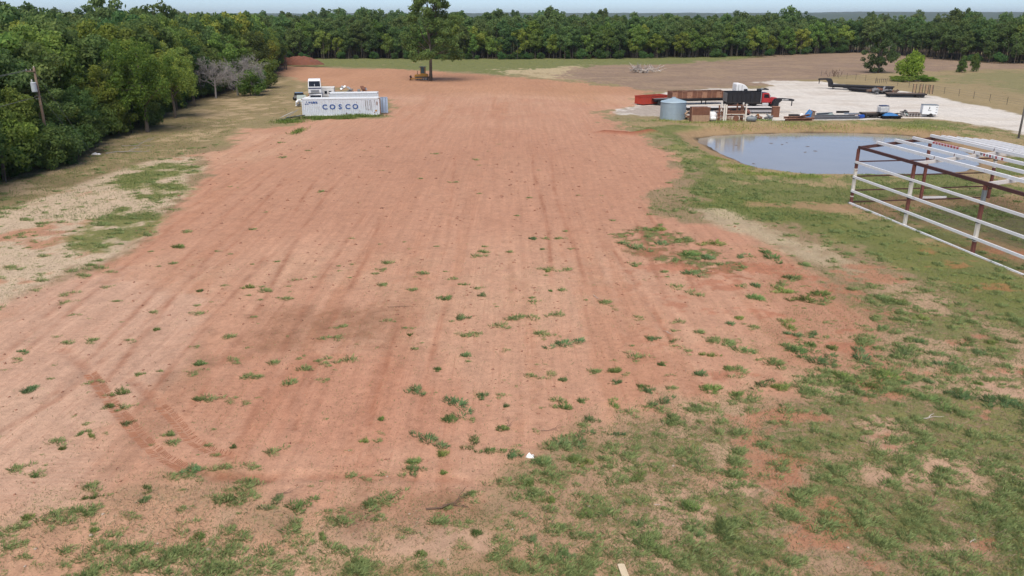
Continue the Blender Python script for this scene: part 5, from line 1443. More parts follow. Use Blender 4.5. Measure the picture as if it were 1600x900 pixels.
# white tractor behind it
p0 = ((1147.5 - 800) / 1228 * (143.5 * _c + 12 * _s), 143.5)
t = thing('semi_tractor', 'white sleeper tractor parked behind the dump truck', 'truck', (p0[0], p0[1], 0), R(2))
t.scale = (1.0, 1.0, 1.16)
m = MB(); m.box(-1.6, 5.6, -.45, .45, .65, .95); m.build('chassis', 'black_worn', t)
m = MB(); m.prism([(0, .95), (2.3, .95), (2.3, 2.0), (2.05, 2.75), (1.5, 3.2), (.9, 3.4), (.1, 3.4), (0, 3.3)], -1.2, 1.2); c = m.build('cab', 'tank_white', t, bevel=.1)
m = MB(); m.add([(1.35, -1.204, 1.95), (2.15, -1.204, 1.95), (1.95, -1.204, 2.6), (1.35, -1.204, 2.6)], [(0, 1, 2, 3)]); m.build('side_window', 'glass_dark', c)
m = MB(); m.add([(2.305, -1.0, 2.05), (2.305, 1.0, 2.05), (2.065, .95, 2.72), (2.065, -.95, 2.72)], [(0, 1, 2, 3)]); m.build('windshield', 'glass_dark', c)
for xx in (.35, .95): m = MB(); m.box(xx, xx + .06, -1.215, -1.203, 1.0, 3.2); m.build('panel_seam', 'steel_grey', c)
m = MB(); m.prism([(2.35, .95), (4.1, .95), (4.2, 1.5), (4.0, 1.8), (2.35, 2.0)], -.95, .95); m.build('hood', 'tank_white', t, bevel=.1)
for s in (-1, 1):
    wheel(t, 3.5, s * 1.0, r=.5, w=.3)
    for xx in (-1.0, .35): wheel(t, xx, s * .92, r=.5, w=.55)
m = MB(); m.box(4.2, 4.35, -1.15, 1.15, .45, .85); m.build('bumper', 'aluminium', t)

# gooseneck flatbed in front of them
p0 = at(1074, 168.4, .95); p1 = at(1213, 168.6, .95)
rz_ = math.atan2(p1[1] - p0[1], p1[0] - p0[0]); LT = math.hypot(p1[0] - p0[0], p1[1] - p0[1])
t = flat_trailer('gooseneck_trailer', 'long pale decked gooseneck flatbed in front of the dump truck', (p0[0], p0[1], 0), rz_, LT, z=.95, axles=(.14, .2), neck=(1.15, 3.0), r=.38, legs=.93)
for yy in (2.5 * .3 - .125,):
    for k in range(5): m = MB(); m.box(LT + 1.0 + k * .22, LT + 1.14 + k * .22, yy - .006, yy - .001, 2.13, 2.25); m.build('lettering_mark', 'tank_white', t)

# far goosenecks
p0 = at(1403, 143.5); p1 = at(1304, 139.3)
rz_ = math.atan2(p1[1] - p0[1], p1[0] - p0[0]); LT = math.hypot(p1[0] - p0[0], p1[1] - p0[1])
flat_trailer('gooseneck_trailer', 'long black gooseneck trailer pointing left across the pale gravel', (p0[0], p0[1] + 2, 0), rz_, LT, z=.95, deck='black_worn', axles=(.16, .23), neck=(1.0, 2.6), r=.38, legs=.95)
p0 = at(1400, 147.5); p1 = at(1335, 142.5)
rz_ = math.atan2(p1[1] - p0[1], p1[0] - p0[0]); LT = math.hypot(p1[0] - p0[0], p1[1] - p0[1])
t = flat_trailer('utility_trailer', 'low black trailer frame between the gooseneck and the ramp trailer', (p0[0], p0[1] + 1, 0), rz_, LT, W=2.1, z=.7, deck='black_worn', axles=(.25, .33), r=.34, legs=.9)
m = MB(); m.bar((LT, .4, .6), (LT + 1.6, 1.05, .55), .1); m.bar((LT, 1.7, .6), (LT + 1.6, 1.05, .55), .1); m.build('tongue', 'black_paint', t)
p0 = at(1447, 153.2); p1 = at(1387, 152.2)
rz_ = math.atan2(p1[1] - p0[1], p1[0] - p0[0]); LT = math.hypot(p1[0] - p0[0], p1[1] - p0[1])
t = flat_trailer('ramp_trailer', 'black equipment trailer with four upright loading ramps', (p0[0], p0[1], 0), rz_, LT, W=2.5, z=.75, deck='deck_brown', axles=(.1, .21), r=.4, legs=.95)
t.scale = (1, -1, 1)
for xx, yy in ((-.25, .1), (.35, .9), (1.2, 1.6), (2.2, 2.3)):
    o = MB()
    for s in (-.28, .28): o.bar((s, 0, 0), (s, .12, 1.75), .1, .12)
    rr = o.build('ramp', 'black_worn', t, loc=(xx - .5, yy, .75), rot=(0, 0, R(8)))
    for k in range(7): q = MB(); q.bar((-.23, .02 + k * .016, .15 + k * .24), (.23, .02 + k * .016, .15 + k * .24), .08); q.build('cleat', 'rust_light', rr)
m = MB(); m.bar((LT, .5, .6), (LT + 1.8, 1.25, .5), .12); m.bar((LT, 2.0, .6), (LT + 1.8, 1.25, .5), .12); m.build('tongue', 'black_paint', t)
x, y = at(1383, 147.5); t = thing('scrap_heap', 'grey brown iron parts heaped beside the ramp trailer', 'scrap heap', (x, y + .5, 0), 0); heap(t, 22, 12, ['steel_grey', 'rust_brown', 'deck_brown', 'steel_grey'], (2.8, .9, .9), .5)
x, y = at(1377, 137.5); t = thing('steel_rack', 'small black steel rack standing on the long gooseneck trailer', 'rack', (x, y + 1, .95), R(-10))
for k in range(6): m = MB(); m.box(-1 + k * .4, -.94 + k * .4, -.03, .03, 0, .9); m.build('upright', 'black_paint', t)
m = MB(); m.box(-1, 1.1, -.03, .03, .9, .96); m.build('rail', 'black_paint', t)

# scrap row between the yard and the pond
def panel_box(t):
    for k in range(5):
        m = MB(); m.corrugated(-1.3 + k * .52 + .01, -1.3 + (k + 1) * .52 - .01, 1.12, 2.25, 0, .03, .17); m.build('upper_sheet', 'rust_brown', t)
        m = MB(); m.corrugated(-1.3 + k * .52 + .01, -1.3 + (k + 1) * .52 - .01, .03, 1.1, -.02, .03, .17); m.build('lower_sheet', 'rust_tan', t)
    m = MB(); m.box(-1.28, 1.28, .08, 1.6, .02, 2.2); m.build('inner_box', 'rust_brown', t)
    for xx in (-1.33, 1.33): m = MB(); m.box(xx - .04, xx + .04, -.04, .08, 0, 2.3); m.build('corner_post', 'rust_light', t)
scrap('rusty_panel_bin', 'rusty corrugated panel bin right of the galvanised bin', 'bin', 1094, 192.3, 0, panel_box, R(3))
def sacks(t):
    m = MB(); m.lathe([(0.02, 0), (.72, .05), (.8, .5), (.78, 1.1), (.6, 1.35), (.2, 1.45), (.18, 1.5), (0.0, 1.5)], 18); m.build('tank_body', 'tank_white', t, smooth=True)
    m = MB(); m.lathe([(.2, 1.45), (.22, 1.47), (.22, 1.56), (0, 1.58)], 12); m.build('lid', 'tank_grey', t)
    m = MB(); m.box(-.4, .5, -1.15, -.75, .3, .75); m.build('side_tank', 'tank_white', t, bevel=.12)
scrap('poly_tank', 'white plastic tank between the rusty bin and the pipe rack', 'tank', 1113, 191.5, 0, sacks, 0, .8)
def pipe_rack(t):
    for xx, n in ((-1.55, 2), (1.75, 1)):
        for k in range(n): m = MB(); m.box(xx + k * .3 - .1, xx + k * .3 + .1, -.1, .1, 0, 2.55 - .1 * k); m.build('post', 'post_white', t)
        m = MB(); m.box(xx - .1, xx + .1, 1.4, 1.6, 0, 2.6); m.build('post', 'post_white', t)
    for xx in (-2.15, -1.0, .55, 1.2, 1.45): m = MB(); m.box(xx - .09, xx + .09, .5, .68, 0, 2.35 + .2 * math.sin(xx * 3)); m.build('upright', 'rust_brown', t)
    for z_, x0, x1, y_ in ((.55, -2.3, 1.8, .3), (1.0, -2.4, 1.7, .45), (1.45, -1.6, 1.6, .3), (1.9, -2.2, 1.9, .45), (2.3, -1.5, 1.7, .2), (.8, -1.4, 1.6, 1.0), (1.2, -1.9, 1.8, 1.2)):
        m = MB(); m.bar((x0, y_, z_), (x1, y_ + .05, z_ + .06), .11); m.build('rail', 'rust_light' if z_ < .7 else 'rust_brown', t)
    m = MB(); m.bar((-1.4, -.12, 1.05), (1.6, -.1, 1.02), .08); m.build('pale_rail', 'post_white', t)
    rg = np.random.default_rng(6)
    for k in range(7): m = MB(); m.tube([(-1.8 + rg.random() * .4, .3 + .1 * k, 1.1 + .12 * (k % 3)), (1.5 + rg.random() * .4, .3 + .1 * k, 1.1 + .12 * (k % 3))], .06, 8); m.build('pipe', 'rust_brown' if k % 2 else 'rust_light', t)
    m = MB(); m.lathe([(.42, -.05), (.46, 0), (.42, .05)], 18, (.3, -.05, .42), 'y'); m.build('ring', 'rust_brown', t)
scrap('pipe_rack', 'rusty pipe rack with pale upright posts beside the pond', 'rack', 1146, 192.5, 0, pipe_rack, R(2))
def pipe_bundle(t):
    rg = np.random.default_rng(16)
    for k in range(14):
        z_ = .12 + .14 * (k // 4); a = rg.uniform(-.15, .15); m = MB(); m.tube([(-2.0 + rg.random() * .6, .1 + .16 * (k % 4), z_), (1.8 + rg.random() * .7, .1 + .16 * (k % 4) + a, z_ + rg.random() * .1)], .06, 6); m.build('pipe', ('rust_brown', 'rust_light', 'rust_post')[k % 3], t)
    for xx in (-1.4, 1.3): m = MB(); m.box(xx - .08, xx + .08, -.05, .8, 0, .05); m.build('bearer', 'post_white', t)
scrap('pipe_bundle', 'rusty pipes stacked flat in front of the pale decked flatbed', 'pipes', 1140, 182, 0, pipe_bundle, R(4))
def gate_panels(t):
    for k, (dx, ti) in enumerate(((0, 8), (.5, 12), (1.1, 6))):
        o = MB()
        for xx in (-.9, 0, .9): o.box(xx - .03, xx + .03, -.03, .03, 0, 1.5)
        for zz in (.1, .55, 1.0, 1.45): o.box(-.9, .9, -.025, .025, zz, zz + .05)
        o.build('gate_panel', ('rust_brown', 'rust_light', 'rust_post')[k], t, loc=(dx * .6, dx * .5, 0), rot=(R(-ti), 0, R(6 * k)))
scrap('gate_panels', 'rusty gate panels leaning left of the pipe rack', 'gate panels', 1127, 189, 0, gate_panels, R(-5))
scrap('engine_scrap', 'brown iron scrap between the galvanised bin and the rusty bin', 'scrap', 1078, 187, 0, lambda t: heap(t, 16, 41, ['rust_brown', 'steel_grey', 'rust_tan', 'black_worn'], (.9, .6, 1.0), .35))
scrap('engine_scrap', 'dark scrap under the pale decked flatbed by the rack', 'scrap', 1155, 180, 0, lambda t: heap(t, 18, 42, ['black_worn', 'rust_brown', 'rust_post'], (2.4, .5, .6), .35))
def lp_tank(t):
    m = MB(); m.lathe([(0, -.78), (.2, -.74), (.36, -.55), (.4, -.3), (.4, .3), (.36, .55), (.2, .74), (0, .78)], 18, (0, 0, .42), 'x'); m.build('shell', 'tank_grey', t, smooth=True)
    m = MB(); m.box(-.12, .12, -.12, .12, .8, .95); m.build('valve_dome', 'tank_grey', t, bevel=.03)
    for xx in (-.4, .4): m = MB(); m.box(xx - .05, xx + .05, -.25, .25, 0, .1); m.build('foot', 'black_worn', t)
scrap('gas_tank', 'small grey capsule gas tank at the pipe rack\'s right foot', 'tank', 1173.5, 193, 0, lp_tank, R(-8))
def machine(a, seed):
    def f(t): heap(t, 9, seed, a, (.6, .35, .6), .3)
    return f
scrap('engine_scrap', 'orange brown engine parts right of the grey gas tank', 'scrap', 1183.5, 187, 0, machine(['orange_machine', 'rust_brown', 'black_worn'], 21))
scrap('engine_scrap', 'grey machine parts left of the tall rusty box', 'scrap', 1200, 187.5, 0, machine(['steel_grey', 'tank_grey', 'steel_grey'], 22))
def tallbox(t):
    m = MB(); m.corrugated(-.52, .52, .03, 1.6, 0, .03, .17); m.build('front_sheet', 'rust_brown', t)
    m = MB(); m.box(-.52, .52, .05, .8, 0, 1.58); m.build('box', 'rust_brown', t)
    m = MB(); m.box(-.56, .56, -.03, .84, 1.6, 1.66); m.build('lid', 'rust_light', t)
scrap('rusty_box', 'tall rusty brown box below the gooseneck\'s upright', 'box', 1212, 183.5, 0, tallbox)
def beams(name, cat, specs):
    for lb, px0, py0, px1, py1, z, w, h, mm in specs:
        a = at(px0, py0); b = at(px1, py1); m = MB(); La = math.hypot(b[0] - a[0], b[1] - a[1])
        m.box(0, La, -w / 2, w / 2, h - .03, h); m.box(0, La, -w / 2, w / 2, 0, .03); m.box(0, La, -.02, .02, .03, h - .03)
        o = m.build(name, mm); o.location = (a[0], a[1], hz(*a) + z); o.rotation_euler = (0, 0, math.atan2(b[1] - a[1], b[0] - a[0])); tag(o, lb, cat)
beams('steel_beam', 'beam', (
    ('long pale grey beam on blocks left of the tall rusty box', 1167, 178.5, 1207, 178.5, .35, .4, .3, 'rafter_grey'),
    ('rusty beam lowest and nearest in the stack by the pond', 1226, 192, 1268, 191, 0, .4, .3, 'rust_brown'),
    ('rusty beam on top of the stack by the pond', 1224, 189.5, 1258, 189, .3, .4, .3, 'rust_light'),
    ('rusty beam behind the stack by the pond', 1230, 187.5, 1272, 188, .1, .35, .3, 'rust_light'),
    ('short tilted rusty beam at the stack\'s right end', 1245, 191, 1264, 187, .35, .3, .25, 'rust_brown'),
    ('longest dark grey beam along the yard\'s pond edge', 1268, 187, 1342, 186, 0, .5, .4, 'steel_grey'),
    ('second grey beam behind the longest one', 1272, 184.5, 1335, 184, .1, .5, .35, 'steel_grey'),
    ('grey beam lying above the long beams at their left end', 1275, 183, 1300, 181.5, .3, .4, .3, 'tank_grey'),
    ('dark beam resting high behind the green grey box', 1306, 180.5, 1326, 180.5, .4, .5, .3, 'black_worn'),
    ('maroon beam left of the blue drum', 1326, 181.5, 1342, 181.5, .2, .4, .3, 'rust_post'),
    ('thin pale beam at the right end of the long beams', 1318, 183, 1345, 183.2, .45, .3, .2, 'aluminium')))
def bin_low(t):
    m = MB(); m.box(-.75, .75, 0, .06, 0, .5); m.box(-.75, .75, .84, .9, 0, .5); m.box(-.75, -.69, .06, .84, 0, .5); m.box(.69, .75, .06, .84, 0, .5); m.box(-.69, .69, .06, .84, 0, .06); m.build('trough', 'black_paint', t)
scrap('steel_trough', 'low black open trough left of the blue tarp', 'trough', 1242, 184.5, 0, bin_low)
def bags(t):
    for k, (a, b, c) in enumerate(((-.35, 0, .25), (.25, .1, .22), (.0, .3, .45), (.6, -.1, .18))):
        m = MB(); m.lathe([(0, -.2), (.2, -.17), (.3, 0), (.2, .17), (0, .2)], 10, (a, b, c)); m.build('bag', 'tank_white' if k % 2 == 0 else 'aluminium', t, smooth=True)
scrap('white_bags', 'small heap of white bags against the blue tarp', 'bags', 1253, 184, 0, bags)
def tarp(t):
    m = MB(); m.box(-.1, .8, 0, .9, 0, .95); m.build('crate', 'deck_brown', t)
    m = MB(); m.add([(-.55, -.06, .1), (.15, -.06, .05), (.3, -.06, 1.0), (.0, .2, 1.28), (-.6, .3, .6), (-.5, .9, .5), (.1, .9, 1.25), (-.75, .4, .1)], [(0, 1, 2, 3), (0, 3, 4), (3, 6, 5, 4), (0, 4, 7), (4, 5, 7)]); m.build('tarp', 'blue_tarp', t)
    m = MB(); m.bar((.1, .1, 1.2), (.95, .3, .95), .5, .06); m.build('lid', 'rust_post', t)
scrap('tarped_crate', 'brown crate half covered by a bright blue tarp', 'crate', 1265, 184.5, 0, tarp)
def gbox(t):
    m = MB(); m.prism([(-.5, 0), (.5, 0), (.45, .35), (.1, .7), (-.35, .4)], 0, .8); m.build('shell', 'green_grey', t, bevel=.04)
scrap('machine_cowl', 'pale green grey machine cowl among the long beams', 'scrap', 1299, 184, 0, gbox)
def drum(t):
    m = MB(); m.lathe([(0, -.45), (.28, -.45), (.3, -.42), (.29, -.15), (.31, -.14), (.29, -.12), (.29, .13), (.31, .15), (.29, .17), (.3, .42), (.28, .45), (0, .45)], 18, (0, 0, .32), 'x'); m.build('drum_body', 'blue_drum', t, smooth=False)
    m = MB(); m.lathe([(0, -.02), (.42, -.02), (.42, .2), (0, .2)], 14, (.7, .1, .42), 'x'); m.build('wheel_part', 'black_worn', t)
    m = MB(); m.lathe([(.29, .46), (.29, .47), (0, .47)], 18, (0, 0, .32), 'x'); m.build('drum_lid', 'blue_tarp', t)
scrap('blue_drum', 'blue plastic drum lying at the right end of the long beams', 'drum', 1345, 185.5, 0, drum, R(20))
p0 = at(1350, 185)
t = flat_trailer('old_trailer', 'small weathered brown decked trailer under the caged water tote', (p0[0], p0[1], 0), R(3), 3.2, W=1.7, z=.78, deck='deck_brown', frame='black_worn', axles=(.55,), r=.33, planks=6, legs=.9)
def tote(t):
    m = MB(); m.box(-.56, .56, -.5, .5, .16, 1.0); m.build('bladder', 'tank_white', t, bevel=.08)
    m = MB()
    for k in range(7):
        xx = -.6 + k * .2; m.box(xx - .012, xx + .012, -.55, -.525, .12, 1.05); m.box(xx - .012, xx + .012, .525, .55, .12, 1.05)
    for k in range(5):
        zz = .2 + k * .2; m.box(-.61, .61, -.575, -.552, zz, zz + .025); m.box(-.61, .61, .552, .575, zz, zz + .025)
        m.box(-.635, -.612, -.57, .57, zz, zz + .025); m.box(.612, .635, -.57, .57, zz, zz + .025)
    m.build('cage', 'mesh_cage', t)
    m = MB(); m.box(-.6, .6, -.55, .55, 0, .12); m.build('pallet', 'black_worn', t)
    m = MB(); m.box(-.5, .55, -.45, .45, 1.0, 1.16); m.build('lid', 'stripe_blue', t, bevel=.04)
x, y = at(1380, 177, .8); t = thing('water_tote', 'caged white water tote with a dark top', 'tote', (x, y + .2, .8), R(3)); tote(t)
t.scale = (1.15, 1.1, 1.05)
p0 = at(1380, 186.5)
t = flat_trailer('old_trailer', 'small dark trailer loaded with a blue tarp', (p0[0], p0[1], 0), R(0), 2.9, W=1.5, z=.55, deck='deck_brown', frame='black_paint', axles=(.5,), r=.3, planks=5, legs=.9)
x, y = at(1394, 181, .6); t = thing('tarp_bundle', 'blue tarp bundle lying on the small dark trailer', 'tarp', (x, y + .3, .56), 0)
m = MB(); m.add([(-1.2, 0, 0), (1.15, 0, 0), (1.3, .9, 0), (-1.1, .9, 0), (-.9, .2, .25), (-.2, .25, .5), (.5, .2, .3), (1.0, .3, .2), (.4, .7, .4), (-.6, .7, .35)], [(0, 1, 7, 6, 5, 4), (1, 2, 8, 7), (2, 3, 9, 8), (3, 0, 4, 9), (4, 5, 9), (5, 6, 8, 9), (6, 7, 8)]); m.build('tarp_sheet', 'blue_tarp', t)
m = MB(); m.tube([(-1.1, .4, .02), (1.2, .45, .3)], .12, 8); m.build('load', 'black_worn', t)
x, y = at(1413, 182); t = thing('engine_scrap', 'small dark machine right of the blue tarp trailer', 'scrap', (x, y, 0)); heap(t, 9, 31, ['black_worn', 'steel_grey', 'green_grey'], (.7, .4, .8), .3)
for i, (px, lb) in enumerate(((1424, 'left of two weathered pallet stacks beside the white cargo trailer'), (1433, 'right of two weathered pallet stacks beside the white cargo trailer'))):
    x, y = at(px, 182.6); t = thing('pallet_stack', lb, 'pallets', (x, y, 0), R(5 * i))
    for k in range(5):
        m = MB()
        for q in range(5): m.box(-.5, .5, q * .2, q * .2 + .13, .13 * k + .1, .13 * k + .12)
        for xx in (-.45, 0, .45): m.box(xx - .05, xx + .05, 0, .93, .13 * k, .13 * k + .098)
        m.build('pallet', 'rafter_grey' if k % 2 else 'deck_brown', t)
x, y = at(1453, 183.5); t = thing('cargo_trailer', 'small white enclosed cargo trailer at the yard\'s right end', 'trailer', (x, y + .2, 0), R(-14))
m = MB(); m.box(-1.15, 1.1, 0, 1.5, .42, 1.85); m.build('body', 'container_roof', t, bevel=.05)
m = MB(); m.box(-1.18, 1.13, -.03, 1.53, 1.85, 1.92); m.build('roof', 'tank_grey', t, bevel=.03)
m = MB(); m.box(-1.0, .9, .1, 1.4, .3, .42); m.build('frame', 'black_paint', t)
m = MB(); m.bar((-1.1, .4, .38), (-1.9, .75, .4), .08); m.bar((-1.1, 1.1, .38), (-1.9, .75, .4), .08); m.build('tongue', 'black_paint', t)
for yy in (.1, 1.4): wheel(t, .15, yy, r=.32, w=.2)
m = MB(); m.box(-.22, -.12, -.012, -.002, 1.25, 1.62); m.box(-.3, .12, -.012, -.002, 1.0, 1.06); m.box(-.35, -.25, -.012, -.002, 1.1, 1.2); m.build('door_latch', 'ink', t)
for zz in (.75, 1.15, 1.5): m = MB(); m.box(.75, 1.0, -.02, -.002, zz, zz + .06); m.build('hinge', 'ink', t)

# ---------------------------------------------------------------- fence, poles
fp = [(1283, 118.5), (1296, 119.5), (1310, 121), (1323, 122.5), (1337, 124), (1352, 126), (1369, 128.5), (1385, 131), (1402, 134), (1420, 137), (1438, 140), (1456, 143.5), (1475, 146.5), (1498, 150), (1521, 154), (1546, 158.5), (1573, 163), (1603, 169)]
t = thing('wire_fence', 'sagging wire fence on thin posts beyond the gravel yard', 'fence', (0, 0, 0))
P = [at(*p) for p in fp]
for x, y in P:
    m = MB(); m.box(x - .03, x + .03, y - .03, y + .03, -.1, 1.35); m.build('post', 'tpost', t)
for z_ in (.45, .85, 1.25):
    m = MB(); m.tube([(x, y, z_ + hz(x, y)) for x, y in P], .012, 4); m.build('wire', 'wire', t)

x, y = -49.9, 85.0
t = thing('utility_pole', 'weathered wooden utility pole with a transformer among the left shrubs', 'utility pole', (x, y, hz(x, y)), R(12))
m = MB(); m.tube([(0, 0, -.2), (0, 0, 4), (.0, 0, 10.1)], [.17, .15, .11], 10); m.build('pole', 'pole_wood', t, smooth=True)
m = MB(); m.lathe([(0, 0), (.25, 0), (.27, .05), (.27, .85), (.29, .9), (.24, .98), (0, 1.0)], 16, (-.18, -.46, 7.65)); tr = m.build('transformer', 'transformer_grey', t)
m = MB(); m.lathe([(.06, 0), (.09, .08), (.06, .12), (.09, .18), (.04, .26)], 10, (-.28, -.46, 8.65)); m.build('bushing', 'porcelain', tr)
m = MB(); m.box(-.2, 0, -.25, -.1, 7.9, 8.0); m.box(-.2, 0, -.25, -.1, 8.4, 8.5); m.build('bracket', 'steel_grey', t)
m = MB(); m.bar((-.75, -.16, 9.72), (.15, -.16, 9.72), .09, .11); m.build('crossarm', 'pole_wood', t)
for xx in (-.7, -.3): m = MB(); m.lathe([(.05, 0), (.07, .05), (.05, .1), (.06, .14), (0, .18)], 8, (xx, -.16, 9.78)); m.build('insulator', 'porcelain', t)
m = MB(); m.lathe([(.05, 0), (.07, .06), (.0, .12)], 8, (0, 0, 10.1)); m.build('pin_insulator', 'porcelain', t)
m = MB(); m.bar((0, -.1, 7.3), (-.35, -.25, 7.15), .06); m.bar((0, -.1, 6.9), (-.3, -.25, 6.95), .06); m.build('service_bracket', 'steel_grey', t)
def span(p, q, sag, n=14): return [tuple(np.array(p) + (np.array(q) - np.array(p)) * i / n - np.array([0, 0, sag * 4 * (i / n) * (1 - i / n)])) for i in range(n + 1)]
for nm, lb, p, q, sg, r_ in (('power_line', 'upper power line running off the utility pole to the left', (x - .6, y - .3, 9.9), (-46, 36, 9.6), .5, .022), ('power_line', 'second upper power line beside the first one', (x - .2, y - .25, 9.9), (-45.4, 36, 9.7), .5, .02), ('power_line', 'lower thick service cable leaving the utility pole to the left', (x - .3, y - .3, 7.1), (-46, 36, 7.0), .4, .028)):
    m = MB(); m.tube(span(p, q, sg), r_, 5); tag(m.build(nm, 'wire'), lb, 'power line')
for lb, p, q in (('guy wire from the pole top down to the ground', (x + .05, y, 9.6), (x + 3.2, y + 3, .1)), ('second guy wire from the pole\'s middle to the ground', (x + .05, y, 7.4), (x + 2.9, y + 2.6, .1))):
    m = MB(); m.tube([p, q], .014, 5); tag(m.build('guy_wire', 'wire'), lb, 'guy wire')
x, y = at(1591, 217)
t = thing('metal_pole', 'bare grey metal pole at the right edge by the lane', 'pole', (x, y, hz(x, y)))
m = MB(); m.tube([(0, 0, -.2), (0, 0, 5.0), (0, 0, 7.5)], [.14, .12, .09], 10); m.build('shaft', 'lamp_pole', t, smooth=True)
m = MB(); m.box(-.2, .2, -.2, .2, -.05, .06); m.build('base_plate', 'lamp_pole', t)
m = MB(); m.tube([(0, 0, 7.3), (.8, 0, 7.6)], .05, 8); m.box(.75, 1.3, -.14, .14, 7.55, 7.7); m.build('lamp_head', 'lamp_pole', t)

# ---------------------------------------------------------------- the steel shed frame
A = at(1329.5, 318.5); Bv = (math.sin(R(7.7)), -math.cos(R(7.7)))
t = thing('shed_frame', 'open steel shed frame with rusty posts and white girts beside the pond', 'shed frame', (A[0], A[1], 0), math.atan2(Bv[1], Bv[0]))
# local x: along the near wall towards the viewer, local y: across the span, away to the right
WID, EAVE, RIDGE, BAY, NB = 12.8, 4.72, 5.36, 7.6, 4
def roof_z(yy): return EAVE + (RIDGE - EAVE) * (1 - abs(yy - WID / 2) / (WID / 2))
zg = hz(A[0], A[1])
def post(xx, yy, h, mm='rust_post', w=.2):
    m = MB(); m.box(xx - w / 2, xx + w / 2, yy - w / 2, yy + w / 2, -.3, h); o = m.build('post', mm, t)
    return o
rg = np.random.default_rng(2)
for k in range(NB + 1):
    xx = k * BAY
    for yy in (0, WID):
        o = post(xx, yy, EAVE - .02)
        # bands where the white coat is left on the post
        spans = {0: ((.62, .72), (1.2, 3.05)), 1: ((2.35, 3.5), (.1, 1.0)), 2: ((.9, 2.4), (3.6, 4.4))}.get(k, ((.5, 2.2),)) if yy == 0 else ((2.8, 3.8),)
        for z0, z1 in spans:
            m = MB(); m.box(xx - .106, xx + .106, yy - .106, yy + .106, z0, z1); m.build('paint_band', 'post_white' if not (k == 2 and z0 > 3) else 'tank_grey', o)
        for z0 in (1.15, 2.35, 3.6):
            m = MB(); m.box(xx - .13, xx + .13, yy - .13, yy + .13, z0 - .17, z0 - .09); m.build('clip', 'ink', o)
        m = MB(); m.box(xx - .2, xx + .2, yy - .2, yy + .2, -.02, .1); m.build('base_plate', 'steel_grey', o)
post(0, WID / 2, RIDGE - .1)
for k in range(2, NB + 1, 2): post(k * BAY, WID / 2, RIDGE - .1)
for k in range(NB):       # near wall girts, one per bay
    for z0 in (1.15, 2.35, 3.6):
        m = MB(); m.box(k * BAY + .02, (k + 1) * BAY - .02, -.2, -.135, z0 - .09, z0 + .09); m.box(k * BAY + .02, (k + 1) * BAY - .02, -.135, -.08, z0 + .06, z0 + .09); m.build('girt', 'purlin_white', t)
        m = MB(); m.box(k * BAY + .05, (k + 1) * BAY - .05, WID + .11, WID + .16, z0 - .06, z0 + .06); m.build('girt', 'rafter_grey', t)
    m = MB(); m.box(k * BAY + .03, (k + 1) * BAY - .03, -.22, -.1, .03, .17); m.build('sill', 'purlin_white', t)
    m = MB(); m.box(k * BAY, (k + 1) * BAY - .01, -.09, .09, EAVE, EAVE + .22); m.build('eave_beam', 'shed_dark', t)
    m = MB(); m.box(k * BAY, (k + 1) * BAY - .01, WID - .09, WID + .09, EAVE, EAVE + .22); m.build('eave_beam', 'shed_dark', t)
for z0 in (.15, 1.15, 2.35, 3.6):   # gable girts
    for y0 in (0, WID / 2): m = MB(); m.box(-.16, -.105, y0 + .12, y0 + WID / 2 - .12, z0 - .05, z0 + .05); m.build('gable_girt', 'shed_dark', t)
for k in range(NB + 1):   # rafters
    for s in (0, 1):
        y0, y1 = (0.1, WID / 2) if s == 0 else (WID / 2, WID - .1)
        m = MB(); m.bar((k * BAY, y0, roof_z(y0) + .06), (k * BAY, y1, roof_z(y1) + .06), .14, .24); m.build('rafter', 'shed_dark' if k == 0 else 'rafter_grey', t)
for j in (1, 2, 3, 4, 4.6, 5, 5.5, 6, 6.5, 7, 7.5):     # purlins, lapped at each frame, closer on the far slope
    yy = j * WID / 8; zz = roof_z(yy) + .19
    for k in range(NB):
        off = .05 * ((k + int(j * 2)) % 2)
        x0, x1 = k * BAY - .12, (k + 1) * BAY - .14 + .0
        m = MB(); m.box(x0, x1, yy - .045 + off, yy + .045 + off, zz, zz + .22); m.box(x0, x1, yy + .046 + off, yy + .13 + off, zz + .19, zz + .22)
        pr = m.build('purlin', 'purlin_white', t)
        m = MB(); m.box(x1 + .002, x1 + .014, yy - .05 + off, yy + .05 + off, zz, zz + .22); m.build('end_cap', 'shed_dark', pr)
        if j == 3 and k == 0:
            for q in range(9): m = MB(); m.box(2.6 + q * .36, 2.85 + q * .36, yy - .05 + off, yy - .047 + off, zz + .06, zz + .2); m.build('red_mark', 'red_stripe', pr)
            for q in range(8): m = MB(); m.box(2.6 + q * .4, 2.9 + q * .4, yy - .03 + off, yy + .12 + off, zz + .221, zz + .224); m.build('red_mark', 'red_stripe', pr)
        if j == 3 and k == 1:
            for q, ch in enumerate('WAL'):
                me = text_mesh(ch, .26, .002); mobj('letter', me, 'ink', pr, loc=(8.2 + q * .62, yy - .052 + off, zz + .11), rot=(R(90), 0, 0))
            for q in range(4): m = MB(); m.box(8.42 + q * .62, 8.6 + q * .62, yy - .05 + off, yy - .047 + off, zz + .02, zz + .2); m.build('red_mark', 'red_stripe', pr)
x, y = at(1458, 311); m = MB(); m.box(-1.1, 1.1, -.12, .12, 0, .14); m.box(-1.1, 1.1, -.12, -.08, .14, .2)
o = m.build('loose_girt', 'purlin_white'); o.location = (x, y, hz(x, y) + .02); o.rotation_euler = (0, 0, R(2)); tag(o, 'short white steel girt lying loose inside the shed frame', 'girt')

